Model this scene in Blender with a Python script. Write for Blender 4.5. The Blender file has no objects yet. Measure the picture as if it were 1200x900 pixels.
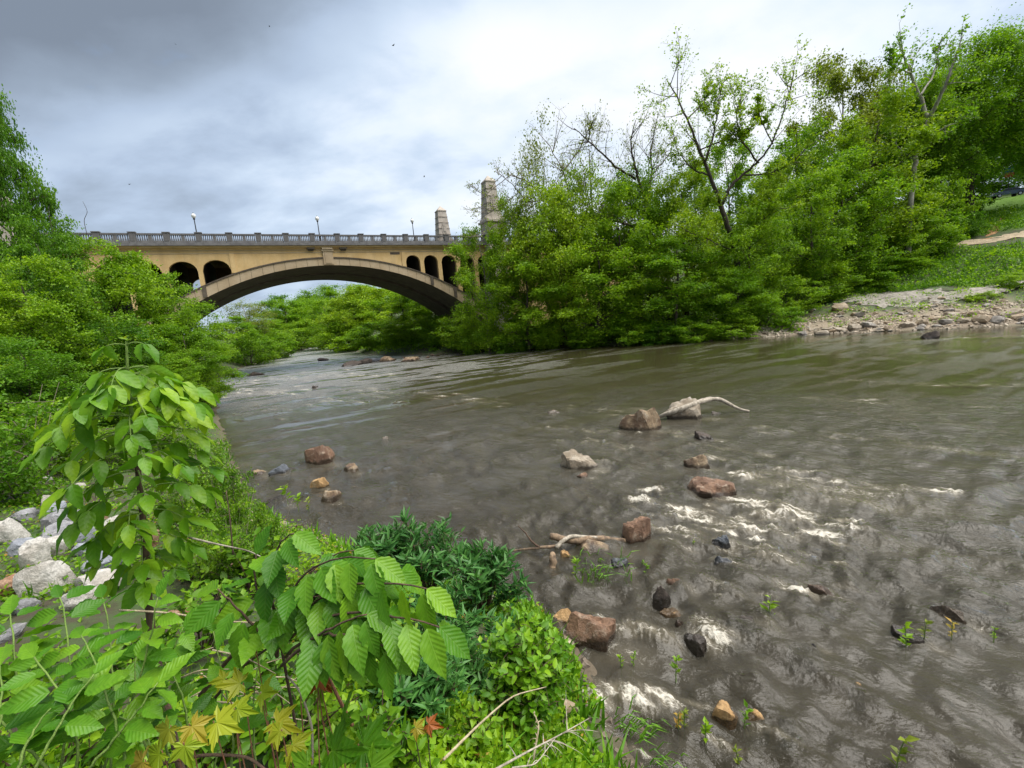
import bpy, bmesh, math, random
import numpy as np
from mathutils import Vector, Matrix
random.seed(7); RNG = np.random.default_rng(7)
SC = bpy.context.scene
COL = SC.collection
# ------------------------------------------------------------------ camera
F_PX, PITCH, ROLL, EYE = 520., math.radians(8.5), math.radians(5.0), 4.4
cam_d = bpy.data.cameras.new('camera'); cam = bpy.data.objects.new('camera', cam_d); COL.objects.link(cam)
cam_d.sensor_width = 36; cam_d.lens = 36 * F_PX / 1200; cam_d.clip_start = .05; cam_d.clip_end = 6000
cam.matrix_world = Matrix.Translation((0, 0, EYE)) @ Matrix.Rotation(math.pi / 2 - PITCH, 4, 'X') @ Matrix.Rotation(-ROLL, 4, 'Z')
SC.camera = cam
# ------------------------------------------------------------------ light, sky, exposure
SUN_EL, SUN_AZ = math.radians(66), math.radians(100)      # azimuth clockwise from +Y: high, over the far bank, behind the bright clouds
SC.view_settings.view_transform = 'Standard'; SC.view_settings.look = 'None'
SC.view_settings.exposure = 2.32; SC.view_settings.gamma = 1
sd = bpy.data.lights.new('sun', 'SUN'); sd.energy = 1.5; sd.angle = math.radians(65); sd.color = (1, .96, .9)
sun = bpy.data.objects.new('sun', sd); COL.objects.link(sun)
sv = Vector((math.sin(SUN_AZ) * math.cos(SUN_EL), math.cos(SUN_AZ) * math.cos(SUN_EL), math.sin(SUN_EL)))
sun.rotation_euler = sv.to_track_quat('Z', 'Y').to_euler()
SC.cycles.max_bounces = 6; SC.cycles.diffuse_bounces = 3; SC.cycles.glossy_bounces = 3; SC.cycles.transparent_max_bounces = 8
SC.cycles.transmission_bounces = 4


class NT:
    """small node-tree helper"""
    def __init__(s, tree):
        s.t = tree; s.n = tree.nodes; s.l = tree.links; s.n.clear()
    def node(s, typ, ins=None, **props):
        n = s.n.new(typ)
        for k, v in props.items(): setattr(n, k, v)
        for k, v in (ins or {}).items(): s.put(n.inputs[k], v)
        return n
    def put(s, sock, v):
        if hasattr(v, 'is_linked'): s.l.new(v, sock)
        elif v is not None:
            if isinstance(v, tuple) and len(v) == 3 and sock.type == 'RGBA': v = v + (1,)
            sock.default_value = v
    def math(s, op, a, b=None, c=None, clamp=False):
        n = s.n.new('ShaderNodeMath'); n.operation = op; n.use_clamp = clamp
        for i, v in enumerate((a, b, c)):
            if v is not None: s.put(n.inputs[i], v)
        return n.outputs[0]
    def mix(s, f, a, b, mode='MIX'):
        n = s.n.new('ShaderNodeMix'); n.data_type = 'RGBA'; n.blend_type = mode
        s.put(n.inputs[0], f); s.put(n.inputs[6], a); s.put(n.inputs[7], b)
        return n.outputs[2]
    def noise(s, vec, scale, detail=4, rough=.5, out=0, distortion=0.):
        n = s.node('ShaderNodeTexNoise', {'Vector': vec, 'Scale': scale, 'Detail': detail, 'Roughness': rough, 'Distortion': distortion})
        return n.outputs[out]
    def ramp(s, f, stops, interp='LINEAR'):
        n = s.n.new('ShaderNodeValToRGB'); n.color_ramp.interpolation = interp
        e = n.color_ramp.elements
        while len(e) < len(stops): e.new(.5)
        for el, (p, c) in zip(e, stops):
            el.position = p; el.color = c if len(c) == 4 else tuple(c) + (1,)
        s.put(n.inputs[0], f); return n.outputs[0]
    def rng(s, f, a, b, c=0., d=1., smooth=True):
        n = s.n.new('ShaderNodeMapRange'); n.interpolation_type = 'SMOOTHSTEP' if smooth else 'LINEAR'
        for i, v in enumerate((f, a, b, c, d)): s.put(n.inputs[i], v)
        return n.outputs[0]
    def mapping(s, vec, scale=(1, 1, 1), rot=(0, 0, 0), loc=(0, 0, 0)):
        return s.node('ShaderNodeMapping', {'Vector': vec, 'Scale': scale, 'Rotation': rot, 'Location': loc}).outputs[0]
    def bump(s, h, strength, dist, normal=None):
        return s.node('ShaderNodeBump', {'Height': h, 'Strength': strength, 'Distance': dist, 'Normal': normal}).outputs[0]


# ------------------------------------------------------------------ pixel rays (where in the place a thing of the photograph stands)
def ray(px, py):
    x = (px - 600) / F_PX; y = -(py - 450) / F_PX
    c, s = math.cos(-ROLL), math.sin(-ROLL)
    X = c * x - s * y; Y = s * x + c * y
    return np.array([X, math.cos(PITCH) + Y * math.sin(PITCH), -math.sin(PITCH) + Y * math.cos(PITCH)])
def at(px, py, depth):
    r = ray(px, py); return np.array([0, 0, EYE]) + r * depth / r[1]
def level(px, py, z=0.):
    r = ray(px, py); return np.array([0, 0, EYE]) + r * (z - EYE) / r[2]

def unit3(v): return tuple(float(x) for x in np.asarray(v) / np.linalg.norm(v))
w = bpy.data.worlds.new('World'); SC.world = w; w.use_nodes = True
k = NT(w.node_tree)
tc = k.node('ShaderNodeTexCoord').outputs['Generated']
sky = k.node('ShaderNodeTexSky', sky_type='NISHITA', sun_disc=False, sun_elevation=SUN_EL, sun_rotation=SUN_AZ, air_density=1.0, dust_density=.6).outputs[0]
sep = k.node('ShaderNodeSeparateXYZ', {0: tc}); Z = sep.outputs[2]
# a cloud deck: direction projected onto a plane overhead, so cells shrink towards the horizon
den = k.math('ADD', k.math('MAXIMUM', Z, 0.0), .32)
pl = k.node('ShaderNodeCombineXYZ', {0: k.math('DIVIDE', sep.outputs[0], den), 1: k.math('DIVIDE', sep.outputs[1], den), 2: 0.}).outputs[0]
big = k.noise(k.mapping(pl, (1, 1, 1), (0, 0, -.5), (2.1, 5.3, 0)), 1.0, 5, .5, distortion=.35)
mid = k.noise(k.mapping(pl, (1.0, 1.45, 1), (0, 0, .45), (7, 1.3, 0)), 2.5, 9, .58, distortion=.15)
# the heavy bank that rolls in from one quarter of the sky
bank = k.node('ShaderNodeVectorMath', {0: tc, 1: Vector(unit3(np.cross(ray(600, 25), ray(0, 150))))}, operation='DOT_PRODUCT').outputs['Value']
bank = k.rng(k.math('ADD', bank, k.math('MULTIPLY', k.math('SUBTRACT', mid, .5), .30)), -.06, .16)
open_ = k.node('ShaderNodeVectorMath', {0: tc, 1: Vector((.18, .9, .40)).normalized()}, operation='DOT_PRODUCT').outputs['Value']
open_ = k.rng(open_, .70, 1.0)
v = k.math('ADD', k.math('MULTIPLY', big, .66), k.math('MULTIPLY', mid, .44))
v = k.math('ADD', v, k.math('MULTIPLY', open_, .16))
v = k.math('SUBTRACT', v, k.math('MULTIPLY', bank, .36))
v = k.math('ADD', k.math('MULTIPLY', k.math('SUBTRACT', v, .5), 1.4), .5)
low = k.node('ShaderNodeVectorMath', {0: tc, 1: Vector(unit3(ray(390, 225)))}, operation='DOT_PRODUCT').outputs['Value']
v = k.math('SUBTRACT', v, k.math('MULTIPLY', k.rng(low, .90, 1.0), .13))
cl = k.ramp(v, [(.14, (.85, 1.02, 1.27)), (.32, (1.25, 1.52, 1.90)), (.47, (1.8, 2.2, 2.8)), (.59, (2.35, 2.8, 3.4)), (.71, (3.1, 3.45, 3.9)), (.86, (3.75, 3.85, 4.0))])
cover = k.rng(mid, .70, .60, .80, .96)
col = k.mix(cover, sky, cl)
bg = k.node('ShaderNodeBackground', {'Color': col, 'Strength': .0545})
k.l.new(bg.outputs[0], k.node('ShaderNodeOutputWorld').inputs[0])

# ------------------------------------------------------------------ numpy noise
_perm = np.random.default_rng(3).permutation(512)
_perm = np.concatenate([_perm, _perm])
_gr = np.array([(math.cos(a), math.sin(a)) for a in np.linspace(0, 2 * math.pi, 16, endpoint=False)])
def perlin(x, y):
    x = np.asarray(x, float); y = np.asarray(y, float)
    xi = np.floor(x).astype(int); yi = np.floor(y).astype(int); xf = x - xi; yf = y - yi
    u = xf ** 3 * (xf * (xf * 6 - 15) + 10); v = yf ** 3 * (yf * (yf * 6 - 15) + 10)
    def g(i, j):
        h = _perm[(_perm[(xi + i) & 511] + yi + j) & 511] & 15
        return _gr[h, 0] * (xf - i) + _gr[h, 1] * (yf - j)
    a = g(0, 0) * (1 - u) + g(1, 0) * u; b = g(0, 1) * (1 - u) + g(1, 1) * u
    return (a * (1 - v) + b * v) * 1.5
def fbm(x, y, n=4, gain=.5):
    s = 0; a = 1.
    for i in range(n):
        s = s + a * perlin(x * 2 ** i + 17.3 * i, y * 2 ** i - 9.1 * i); a *= gain
    return s
def smooth(a, b, x):
    t = np.clip((np.asarray(x, float) - a) / (b - a), 0, 1); return t * t * (3 - 2 * t)

# ------------------------------------------------------------------ mesh helpers
def link(name, me, mat=None, parent=None, loc=(0, 0, 0)):
    o = bpy.data.objects.new(name, me); COL.objects.link(o); o.location = loc
    if mat is not None and not len(me.materials): me.materials.append(mat)
    if parent is not None: o.parent = parent
    return o
def mesh_np(name, V, faces, smooth_=False):
    """faces: list of (n,k) int arrays"""
    V = np.asarray(V, np.float32); me = bpy.data.meshes.new(name)
    faces = [np.asarray(f, np.int32) for f in faces if len(f)]
    me.vertices.add(len(V)); me.vertices.foreach_set('co', V.ravel())
    nl = sum(f.size for f in faces); npoly = sum(len(f) for f in faces)
    me.loops.add(nl); me.loops.foreach_set('vertex_index', np.concatenate([f.ravel() for f in faces]))
    me.polygons.add(npoly)
    tot = np.concatenate([np.full(len(f), f.shape[1], np.int32) for f in faces])
    st = np.concatenate([[0], np.cumsum(tot)[:-1]]).astype(np.int32)
    me.polygons.foreach_set('loop_start', st)
    me.polygons.foreach_set('use_smooth', np.full(npoly, bool(smooth_)))
    me.update(calc_edges=True); me.validate()
    return me
def empty(name, label, cat, loc=(0, 0, 0), group=None, rz=0.):
    o = bpy.data.objects.new(name, None); COL.objects.link(o); o.location = loc; o.rotation_euler = (0, 0, rz)
    return tag(o, label, cat, group)
def tag(o, label, cat, group=None):
    o['label'] = label; o['category'] = cat
    if group: o['group'] = group
    return o
def structure(o): o['kind'] = 'structure'; return o
def stuff(o): o['kind'] = 'stuff'; return o
class MB:
    """collects boxes and tubes into one mesh"""
    def __init__(s): s.V = []; s.F = {3: [], 4: []}; s.n = 0
    def add(s, V, faces):
        for f in faces:
            f = np.asarray(f, int)
            if len(f): s.F[f.shape[1]].append(f + s.n)
        s.V.append(np.asarray(V, float)); s.n += len(V)
    def box(s, x0, x1, y0, y1, z0, z1):
        V = [(x, y, z) for z in (z0, z1) for y in (y0, y1) for x in (x0, x1)]
        s.hexa(V)
    def hexa(s, V):
        s.add(V, [np.array([(0, 2, 3, 1), (4, 5, 7, 6), (0, 1, 5, 4), (2, 6, 7, 3), (0, 4, 6, 2), (1, 3, 7, 5)])])
    def tube(s, pts, rad, n=5, cap=True):
        pts = np.asarray(pts, float); rad = np.broadcast_to(np.asarray(rad, float), (len(pts),))
        T = np.gradient(pts, axis=0); T /= np.linalg.norm(T, axis=1, keepdims=True) + 1e-9
        ref = np.array([0, 0, 1.]) if abs(T[0, 2]) < .9 else np.array([1., 0, 0])
        A = np.cross(T, ref); A /= np.linalg.norm(A, axis=1, keepdims=True) + 1e-9
        B = np.cross(T, A); an = np.linspace(0, 2 * math.pi, n, endpoint=False)
        V = (pts[:, None] + rad[:, None, None] * (np.cos(an)[None, :, None] * A[:, None] + np.sin(an)[None, :, None] * B[:, None])).reshape(-1, 3)
        i = np.arange(len(pts) - 1)[:, None] * n; j = np.arange(n)[None]; j2 = (j + 1) % n
        q = np.stack([i + j, i + j2, i + n + j2, i + n + j], -1).reshape(-1, 4)
        fs = [q]
        if cap:
            m = len(V); V = np.vstack([V, pts[:1], pts[-1:]])
            jj = np.arange(n); e = (len(pts) - 1) * n
            fs.append(np.stack([np.full(n, m), (jj + 1) % n, jj], -1)); fs.append(np.stack([np.full(n, m + 1), e + jj, e + (jj + 1) % n], -1))
        s.add(V, fs)
    def lathe(s, c, prof, n=12):
        """profile [(r, z)] about a vertical axis at c"""
        an = np.linspace(0, 2 * math.pi, n, endpoint=False); V = []
        for r, z in prof:
            V += [(c[0] + r * math.cos(a), c[1] + r * math.sin(a), c[2] + z) for a in an]
        i = np.arange(len(prof) - 1)[:, None] * n; j = np.arange(n)[None]; j2 = (j + 1) % n
        s.add(V, [np.stack([i + j, i + j2, i + n + j2, i + n + j], -1).reshape(-1, 4)])
    def mesh(s, name, smooth_=False):
        return mesh_np(name, np.vstack(s.V), [np.vstack(f) for f in s.F.values() if f], smooth_)
    def build(s, name, mat, parent=None, smooth_=False):
        return link(name, s.mesh(name, smooth_), mat, parent)
def bez(p0, p1, p2, n=8):
    t = np.linspace(0, 1, n)[:, None]; p0, p1, p2 = map(np.asarray, (p0, p1, p2))
    return (1 - t) ** 2 * p0 + 2 * t * (1 - t) * p1 + t * t * p2
def unit(v): v = np.asarray(v, float); return v / (np.linalg.norm(v, axis=-1, keepdims=True) + 1e-12)
def rvec(n, rng): return unit(rng.normal(size=(n, 3)))
def frames(Y, N):
    """rotation matrices whose columns are side, along, normal"""
    Y = unit(Y); X = unit(np.cross(Y, N)); Nn = np.cross(X, Y); return np.stack([X, Y, Nn], -1)
def scatter_mesh(name, base_V, base_F, M, P, S):
    """many copies of one small shape joined into one mesh. M (n,3,3), P (n,3), S (n,)"""
    bv = np.asarray(base_V, float); V = np.einsum('nij,vj->nvi', M, bv) * S[:, None, None] + P[:, None]
    nf = [(np.asarray(f)[None] + (np.arange(len(P)) * len(bv))[:, None, None]).reshape(-1, np.asarray(f).shape[1]) for f in base_F]
    return mesh_np(name, V.reshape(-1, 3), nf)
LEAF_V = np.array([(0, 0, 0), (.34, .42, .07), (0, .52, -.03), (-.34, .42, .07), (0, 1, -.12)])
LEAF_F = [np.array([(0, 1, 2), (0, 2, 3), (2, 1, 4), (3, 2, 4)])]
QUAD_V = np.array([(0, 0, 0), (.36, .5, .10), (0, 1, -.05), (-.36, .5, .10)]); QUAD_F = [np.array([(0, 1, 2), (0, 2, 3)])]

# ------------------------------------------------------------------ materials
MATS = {}
def material(name):
    m = bpy.data.materials.new(name); m.use_nodes = True; MATS[name] = m; return m, NT(m.node_tree)
def surface(k, sh): k.l.new(sh, k.node('ShaderNodeOutputMaterial').inputs[0])
def leaf_mat(name, stops, trans=.4, rough=.45, veins=0, clump=.35, vs=1.):
    m, k = material(name)
    isl = k.node('ShaderNodeNewGeometry').outputs['Random Per Island']; ob = k.node('ShaderNodeObjectInfo').outputs['Random']
    tcn = k.node('ShaderNodeTexCoord'); pos = k.node('ShaderNodeNewGeometry').outputs['Position']
    f = k.math('FRACT', k.math('ADD', isl, ob))
    n = k.noise(pos, clump, 3, .6)
    f = k.math('ADD', k.math('MULTIPLY', f, .55), k.math('MULTIPLY', k.rng(n, .3, .7), .45))
    c = k.ramp(f, stops)
    nrm = None
    if veins:
        g = k.node('ShaderNodeSeparateXYZ', {0: tcn.outputs['Generated']})
        ax = k.math('ABSOLUTE', k.math('SUBTRACT', g.outputs[0], .5))
        ph = k.math('SUBTRACT', g.outputs[1], k.math('MULTIPLY', ax, .55))
        wv = k.math('SINE', k.math('MULTIPLY', ph, veins * 6.283))
        rib = k.rng(ax, .0, .035, 1., 0.)
        vein = k.math('MAXIMUM', k.rng(wv, .75, 1.), rib)
        bl = k.noise(tcn.outputs['Object'], 5., 4, .65)
        sp = k.noise(k.node('ShaderNodeVectorMath', {0: tcn.outputs['Object'], 1: k.node('ShaderNodeCombineXYZ', {0: k.math('MULTIPLY', ob, 30.), 1: 0., 2: 0.}).outputs[0]}, operation='ADD').outputs[0], 11., 4, .7)
        c = k.mix(k.rng(bl, .35, .65, 0, .30), c, stops[0][1]); c = k.mix(k.rng(sp, .66, .74, 0, .6), c, (.16, .13, .03))
        c = k.mix(k.math('MULTIPLY', vein, .22 * vs), c, k.mix(.55, c, (.42, .52, .12)))
        nrm = k.bump(k.math('SUBTRACT', wv, k.math('MULTIPLY', rib, 1.5)), .30 * vs, .003)
    p = k.node('ShaderNodeBsdfPrincipled', {'Base Color': c, 'Roughness': rough, 'Specular IOR Level': .35, 'Normal': nrm})
    t = k.node('ShaderNodeBsdfTranslucent', {'Color': k.mix(.5, c, k.mix(1., c, (1.0, 1.0, .35), 'MULTIPLY'))})
    mx = k.node('ShaderNodeMixShader', {0: trans, 1: p.outputs[0], 2: t.outputs[0]})
    surface(k, mx.outputs[0]); return m
def greens(d, m, l):
    f = lambda c: (c[0] * 1.62, c[1] * 1.20, c[2] * .60)
    return [(.1, f(d)), (.5, f(m)), (.92, f(l))]
L_BRIGHT = leaf_mat('leaf_bright', greens((.065, .20, .012), (.13, .32, .018), (.22, .45, .03)), .48)
L_MID = leaf_mat('leaf_mid', greens((.050, .175, .010), (.105, .285, .016), (.18, .40, .025)), .5)
L_DEEP = leaf_mat('leaf_deep', greens((.030, .125, .010), (.062, .21, .014), (.115, .31, .022)), .48)
L_OLIVE = leaf_mat('leaf_olive', greens((.075, .15, .03), (.13, .23, .04), (.20, .33, .06)))
L_YELLOW = leaf_mat('leaf_yellow', greens((.085, .22, .012), (.165, .36, .02), (.26, .47, .03)))
L_SAP = leaf_mat('leaf_sapling', greens((.035, .15, .010), (.085, .26, .014), (.20, .42, .03)), .42, .42, 5, 4., .35)
L_ELM = leaf_mat('leaf_pleated', greens((.022, .12, .010), (.055, .21, .016), (.13, .34, .03)), .38, .42, 9, 3., .6)
L_MAPLE = leaf_mat('leaf_lobed', greens((.07, .20, .02), (.16, .30, .03), (.28, .36, .05)), .35, .45, 0, 3.)
L_ORANGE = leaf_mat('leaf_orange', greens((.12, .13, .03), (.19, .21, .04), (.20, .29, .05)), .3, .45, 0, 3.)
L_BROWN = leaf_mat('leaf_brown', greens((.14, .055, .02), (.2, .08, .03), (.26, .12, .04)), .25, .5)
L_BUSH = leaf_mat('leaf_bush', greens((.04, .16, .012), (.085, .26, .018), (.16, .38, .025)), .4, .45, 0, 2.)
L_WILLOW = leaf_mat('leaf_willow', greens((.016, .085, .036), (.032, .14, .055), (.065, .215, .085)), .3, .4)
L_SMALL = leaf_mat('leaf_small', greens((.03, .12, .010), (.075, .22, .014), (.16, .36, .025)), .4, .45, 0, 2.)
L_DRY = leaf_mat('leaf_dry', greens((.14, .10, .035), (.2, .16, .05), (.22, .26, .05)), .2, .6)
L_GRASS = leaf_mat('grass_blade', greens((.035, .14, .010), (.065, .22, .014), (.12, .31, .025)), .3, .5, 0, .5)
def bark_mat(name, a, b, scale=6, wet=0):
    m, k = material(name); pos = k.node('ShaderNodeTexCoord').outputs['Object']
    n = k.noise(k.mapping(pos, (1, 1, .22)), scale, 6, .65); n2 = k.noise(pos, scale * .3, 3)
    c = k.mix(k.rng(n, .3, .7), a, b); c = k.mix(k.rng(n2, .5, .75, 0, .5), c, tuple(x * .5 for x in a))
    surface(k, k.node('ShaderNodeBsdfPrincipled', {'Base Color': c, 'Roughness': .85, 'Normal': k.bump(n, .6, .03)}).outputs[0]); return m
BARK_DARK = bark_mat('bark_dark', (.035, .027, .02), (.085, .065, .048))
BARK_GREY = bark_mat('bark_grey', (.12, .10, .08), (.26, .23, .19))
BARK_PALE = bark_mat('bark_pale', (.17, .155, .12), (.46, .44, .39), 2.5)
BARK_TWIG = bark_mat('bark_twig', (.13, .10, .075), (.24, .20, .15), 12)
STEM_GREEN = bark_mat('stem_green', (.10, .18, .03), (.17, .26, .05), 30)
STEM_BROWN = bark_mat('stem_brown', (.05, .03, .02), (.12, .075, .045), 40)
STEM_RED = bark_mat('stem_red', (.22, .09, .05), (.34, .17, .09), 40)
WOOD_BLEACHED = bark_mat('wood_bleached', (.17, .145, .11), (.48, .43, .35), 14)
WOOD_BROWN = bark_mat('wood_brown', (.07, .05, .035), (.30, .21, .13), 14)
STRAW = bark_mat('straw', (.30, .24, .14), (.5, .43, .29), 40)
def rock_mat(name, a, b, c3, wet=.17, scale=5):
    m, k = material(name); tcn = k.node('ShaderNodeTexCoord'); pos = k.node('ShaderNodeNewGeometry').outputs['Position']
    ob = k.node('ShaderNodeObjectInfo').outputs['Random']
    pv = k.node('ShaderNodeVectorMath', {0: pos, 1: k.node('ShaderNodeCombineXYZ', {0: k.math('MULTIPLY', ob, 40.), 1: 0., 2: 0.}).outputs[0]}, operation='ADD').outputs[0]
    n = k.noise(pv, scale, 8, .65); n2 = k.noise(pv, scale * .45, 4, .6, distortion=.6); n3 = k.noise(pv, scale * 5, 6, .7)
    c = k.mix(k.rng(n2, .38, .62), a, b); c = k.mix(k.rng(n, .52, .72), c, c3)
    c = k.mix(k.rng(n3, .35, .75, .55, 0.), c, tuple(x * .35 for x in a))
    rough = .75
    if wet:
        z = k.node('ShaderNodeSeparateXYZ', {0: pos}).outputs[2]
        wm = k.rng(k.math('ADD', z, k.math('MULTIPLY', k.math('SUBTRACT', n2, .5), .25)), wet * .45, wet * 1.1, 1., 0.)
        c = k.mix(wm, c, k.mix(.8, c, (.018, .014, .010))); rough = k.rng(wm, 0, 1, .75, .25)
    h = k.math('ADD', n, k.math('MULTIPLY', n3, .35))
    surface(k, k.node('ShaderNodeBsdfPrincipled', {'Base Color': c, 'Roughness': rough, 'Normal': k.bump(h, .8, .06)}).outputs[0]); return m
ROCK_TAN = rock_mat('rock_tan', (.16, .10, .06), (.38, .28, .17), (.55, .47, .36))
ROCK_RUST = rock_mat('rock_rust', (.14, .075, .045), (.26, .15, .09), (.44, .35, .26))
ROCK_DARK = rock_mat('rock_dark', (.045, .035, .03), (.10, .075, .06), (.17, .13, .10))
ROCK_SLATE = rock_mat('rock_slate', (.05, .06, .075), (.11, .125, .15), (.24, .26, .28))
ROCK_PALE = rock_mat('rock_pale', (.24, .19, .13), (.42, .36, .28), (.56, .52, .45))
ROCK_ORANGE = rock_mat('rock_orange', (.36, .21, .08), (.46, .29, .13), (.52, .40, .24), .05)
BOULDER_WHITE = rock_mat('boulder_white', (.44, .41, .36), (.60, .58, .54), (.70, .67, .62), 0, 7)
BOULDER_GREY = rock_mat('boulder_grey', (.22, .22, .23), (.36, .36, .38), (.52, .50, .48), 0, 7)
BOULDER_BLUE = rock_mat('boulder_blue', (.24, .26, .30), (.36, .38, .43), (.50, .50, .52), 0, 7)
BOULDER_RUST = rock_mat('boulder_rust', (.30, .15, .08), (.45, .30, .2), (.62, .52, .42), 0, 7)
SHORE_TAN = rock_mat('shore_tan', (.30, .22, .14), (.46, .37, .26), (.60, .52, .40), .1, 2.5)
SHORE_GREY = rock_mat('shore_grey', (.20, .18, .16), (.36, .33, .29), (.52, .48, .42), .1, 2.5)
def concrete(name, a, b, stain, streak=.6, sc=1.):
    m, k = material(name); pos = k.node('ShaderNodeTexCoord').outputs['Object']
    n = k.noise(pos, .9 * sc, 6, .6); st = k.noise(k.mapping(pos, (1, 1, .10)), 1.6 * sc, 5, .6); f = k.noise(pos, 9 * sc, 5, .7)
    c = k.mix(k.rng(n, .35, .65), a, b)
    c = k.mix(k.rng(st, .50, .72, 0, streak), c, stain); c = k.mix(k.rng(f, .3, .7, .25, 0), c, tuple(x * .6 for x in a))
    surface(k, k.node('ShaderNodeBsdfPrincipled', {'Base Color': c, 'Roughness': .9, 'Normal': k.bump(f, .4, .03)}).outputs[0]); return m
CONC_TAN = concrete('concrete_tan', (.60, .41, .175), (.68, .49, .24), (.30, .23, .14), .32, .8)
CONC_ARCH = concrete('concrete_arch', (.42, .32, .20), (.50, .40, .27), (.27, .21, .14), .22, .6)
CONC_SOFFIT = concrete('concrete_soffit', (.085, .068, .05), (.13, .105, .078), (.05, .042, .033))  # shade under the arch put into the colour, darker than the concrete itself
CONC_GREY = concrete('concrete_grey', (.13, .127, .13), (.19, .187, .188), (.08, .077, .077), .45, 1.5)
STONE_GREY = concrete('stone_grey', (.42, .37, .32), (.54, .49, .43), (.26, .225, .195), .6, 1.2)
def plain(name, c, rough=.6, metal=0., emit=None, **kw):
    m, k = material(name); pos = k.node('ShaderNodeTexCoord').outputs['Object']
    n = k.noise(pos, 8, 3); cc = k.mix(k.rng(n, .3, .7), c, tuple(x * .8 for x in c))
    ins = {'Base Color': cc, 'Roughness': rough, 'Metallic': metal}; ins.update(kw)
    surface(k, k.node('ShaderNodeBsdfPrincipled', ins).outputs[0]); return m
IRON = plain('iron_dark', (.03, .032, .035), .5); GLOBE = plain('lamp_globe', (.85, .85, .83), .2)
CAR_PAINT = plain('car_paint', (.08, .11, .17), .25, .2); GLASS_DARK = plain('dark_glass', (.02, .025, .03), .08)
RUBBER = plain('rubber', (.02, .02, .02), .8); CHROME = plain('chrome', (.5, .5, .52), .25, .9); RED_LAMP = plain('red_lamp', (.35, .02, .015), .3)
FEATHER = plain('feather', (.02, .02, .022), .8); ASPHALT = plain('asphalt', (.05, .05, .052), .9)
SIGN_BLUE = plain('sign_blue', (.03, .10, .22), .5); SIGN_RED = plain('sign_red', (.35, .06, .03), .5)

# ------------------------------------------------------------------ lie of the land
LEFT_SHORE = np.array([(40, -60), (14, -18), (4, -2.5), (1.3, 1.8), (.75, 3.9), (.1, 6.1), (-3.2, 8.3), (-6.9, 11), (-12.8, 19.1), (-23.2, 34.2), (-36, 55), (-45.8, 76.4), (-50, 95), (-56, 115), (-68, 150), (-90, 200), (-130, 260)])
RIGHT_SHORE = np.array([(170, -60), (120, -22), (82, 6), (60, 25), (43.8, 37.5), (31.2, 45.7), (26, 47.9), (12, 54.3), (.4, 59.7), (-9.5, 64.5), (-20, 72), (-27, 84), (-33, 97), (-40, 116), (-52, 150), (-72, 198), (-108, 262)])
def poly_dist(P, x, y):
    """signed distance to a polyline (positive on its left)"""
    best = np.full(np.shape(x), 1e9); sg = np.zeros(np.shape(x))
    for (ax, ay), (bx, by) in zip(P[:-1], P[1:]):
        dx, dy = bx - ax, by - ay; L2 = dx * dx + dy * dy
        t = np.clip(((x - ax) * dx + (y - ay) * dy) / L2, 0, 1)
        ex = x - ax - t * dx; ey = y - ay - t * dy; d = np.hypot(ex, ey)
        c = dx * (y - ay) - dy * (x - ax); m = d < best - 1e-9
        best = np.where(m, d, best); sg = np.where(m, np.sign(c), sg)
    return best * sg
def land(x, y):
    """(dl, dr): distance inland of the near bank and of the far bank; both negative on the river"""
    x = np.asarray(x, float); y = np.asarray(y, float)
    return poly_dist(LEFT_SHORE, x, y), -poly_dist(RIGHT_SHORE, x, y)
def height(x, y):
    x = np.asarray(x, float); y = np.asarray(y, float); dl, dr = land(x, y)
    wob = fbm(x * .35, y * .35, 3) * .16
    hl = np.interp(dl, [0, .4, 1, 3, 6, 12, 30, 60, 150, 400], [0, .2, .55, 1.25, 1.75, 2.2, 4, 7, 9, 10])
    hl = hl + 1.45 * np.exp(-(x * x + (y + .3) ** 2) / (2 * 2.3 ** 2)) * smooth(0, 2.2, dl) + wob * smooth(.3, 3, dl)
    hr = np.interp(dr, [0, 1, 3, 13, 18, 33, 36, 55, 66, 76, 110, 200, 500], [0, .35, .8, 3.1, 4.3, 9.2, 9.7, 15.8, 18.2, 20.3, 20.6, 21, 21])
    hr = hr + fbm(x * .12, y * .12, 4) * .5 * smooth(1, 12, dr) + wob * smooth(.5, 3, dr)
    inside = np.maximum(dl, dr)
    bed = -np.interp(-inside, [0, 1, 3, 8], [0, .22, .38, .6]) + fbm(x * 1.1, y * 1.1, 3) * .05
    h = np.where(dl > 0, hl, np.where(dr > 0, hr, bed))
    far = smooth(150, 420, np.hypot(x, y))
    return h + far * np.where(inside > 0, 4 + 5 * fbm(x * .006, y * .006, 2), 0)
def hgt(x, y): return float(height(np.array([x]), np.array([y]))[0])
def polar(radii, angles):
    R, A = np.meshgrid(radii, angles, indexing='ij'); return R * np.sin(A), R * np.cos(A)
def grid_faces(n, m, wrap=False):
    i = np.arange(n - 1)[:, None] * m; mm = m if wrap else m - 1
    j = np.arange(mm)[None]; j2 = (j + 1) % m
    return np.stack([i + j, i + m + j, i + m + j2, i + j2], -1).reshape(-1, 4)
front = np.radians(np.concatenate([np.arange(-62, 62, .28), np.arange(62, 298, 4.)]))
rad = np.concatenate([[.02], np.geomspace(.4, 420, 300), [600, 1000, 1800, 3500]])
X, Y = polar(rad, front); Zt = height(X, Y)
V = np.stack([X, Y, Zt], -1).reshape(-1, 3)
me = mesh_np('ground', V, [grid_faces(len(rad), len(front), True)[:, ::-1]], True)
dl, dr = land(X, Y)
def attr(me, name, a):
    at_ = me.attributes.new(name, 'FLOAT', 'POINT'); at_.data.foreach_set('value', np.asarray(a, np.float32).ravel())
DRm = dr + fbm(X * .3, Y * .3, 3) * 1.6
attr(me, 'wet', smooth(.5, -.2, np.maximum(dl, dr)))
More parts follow.
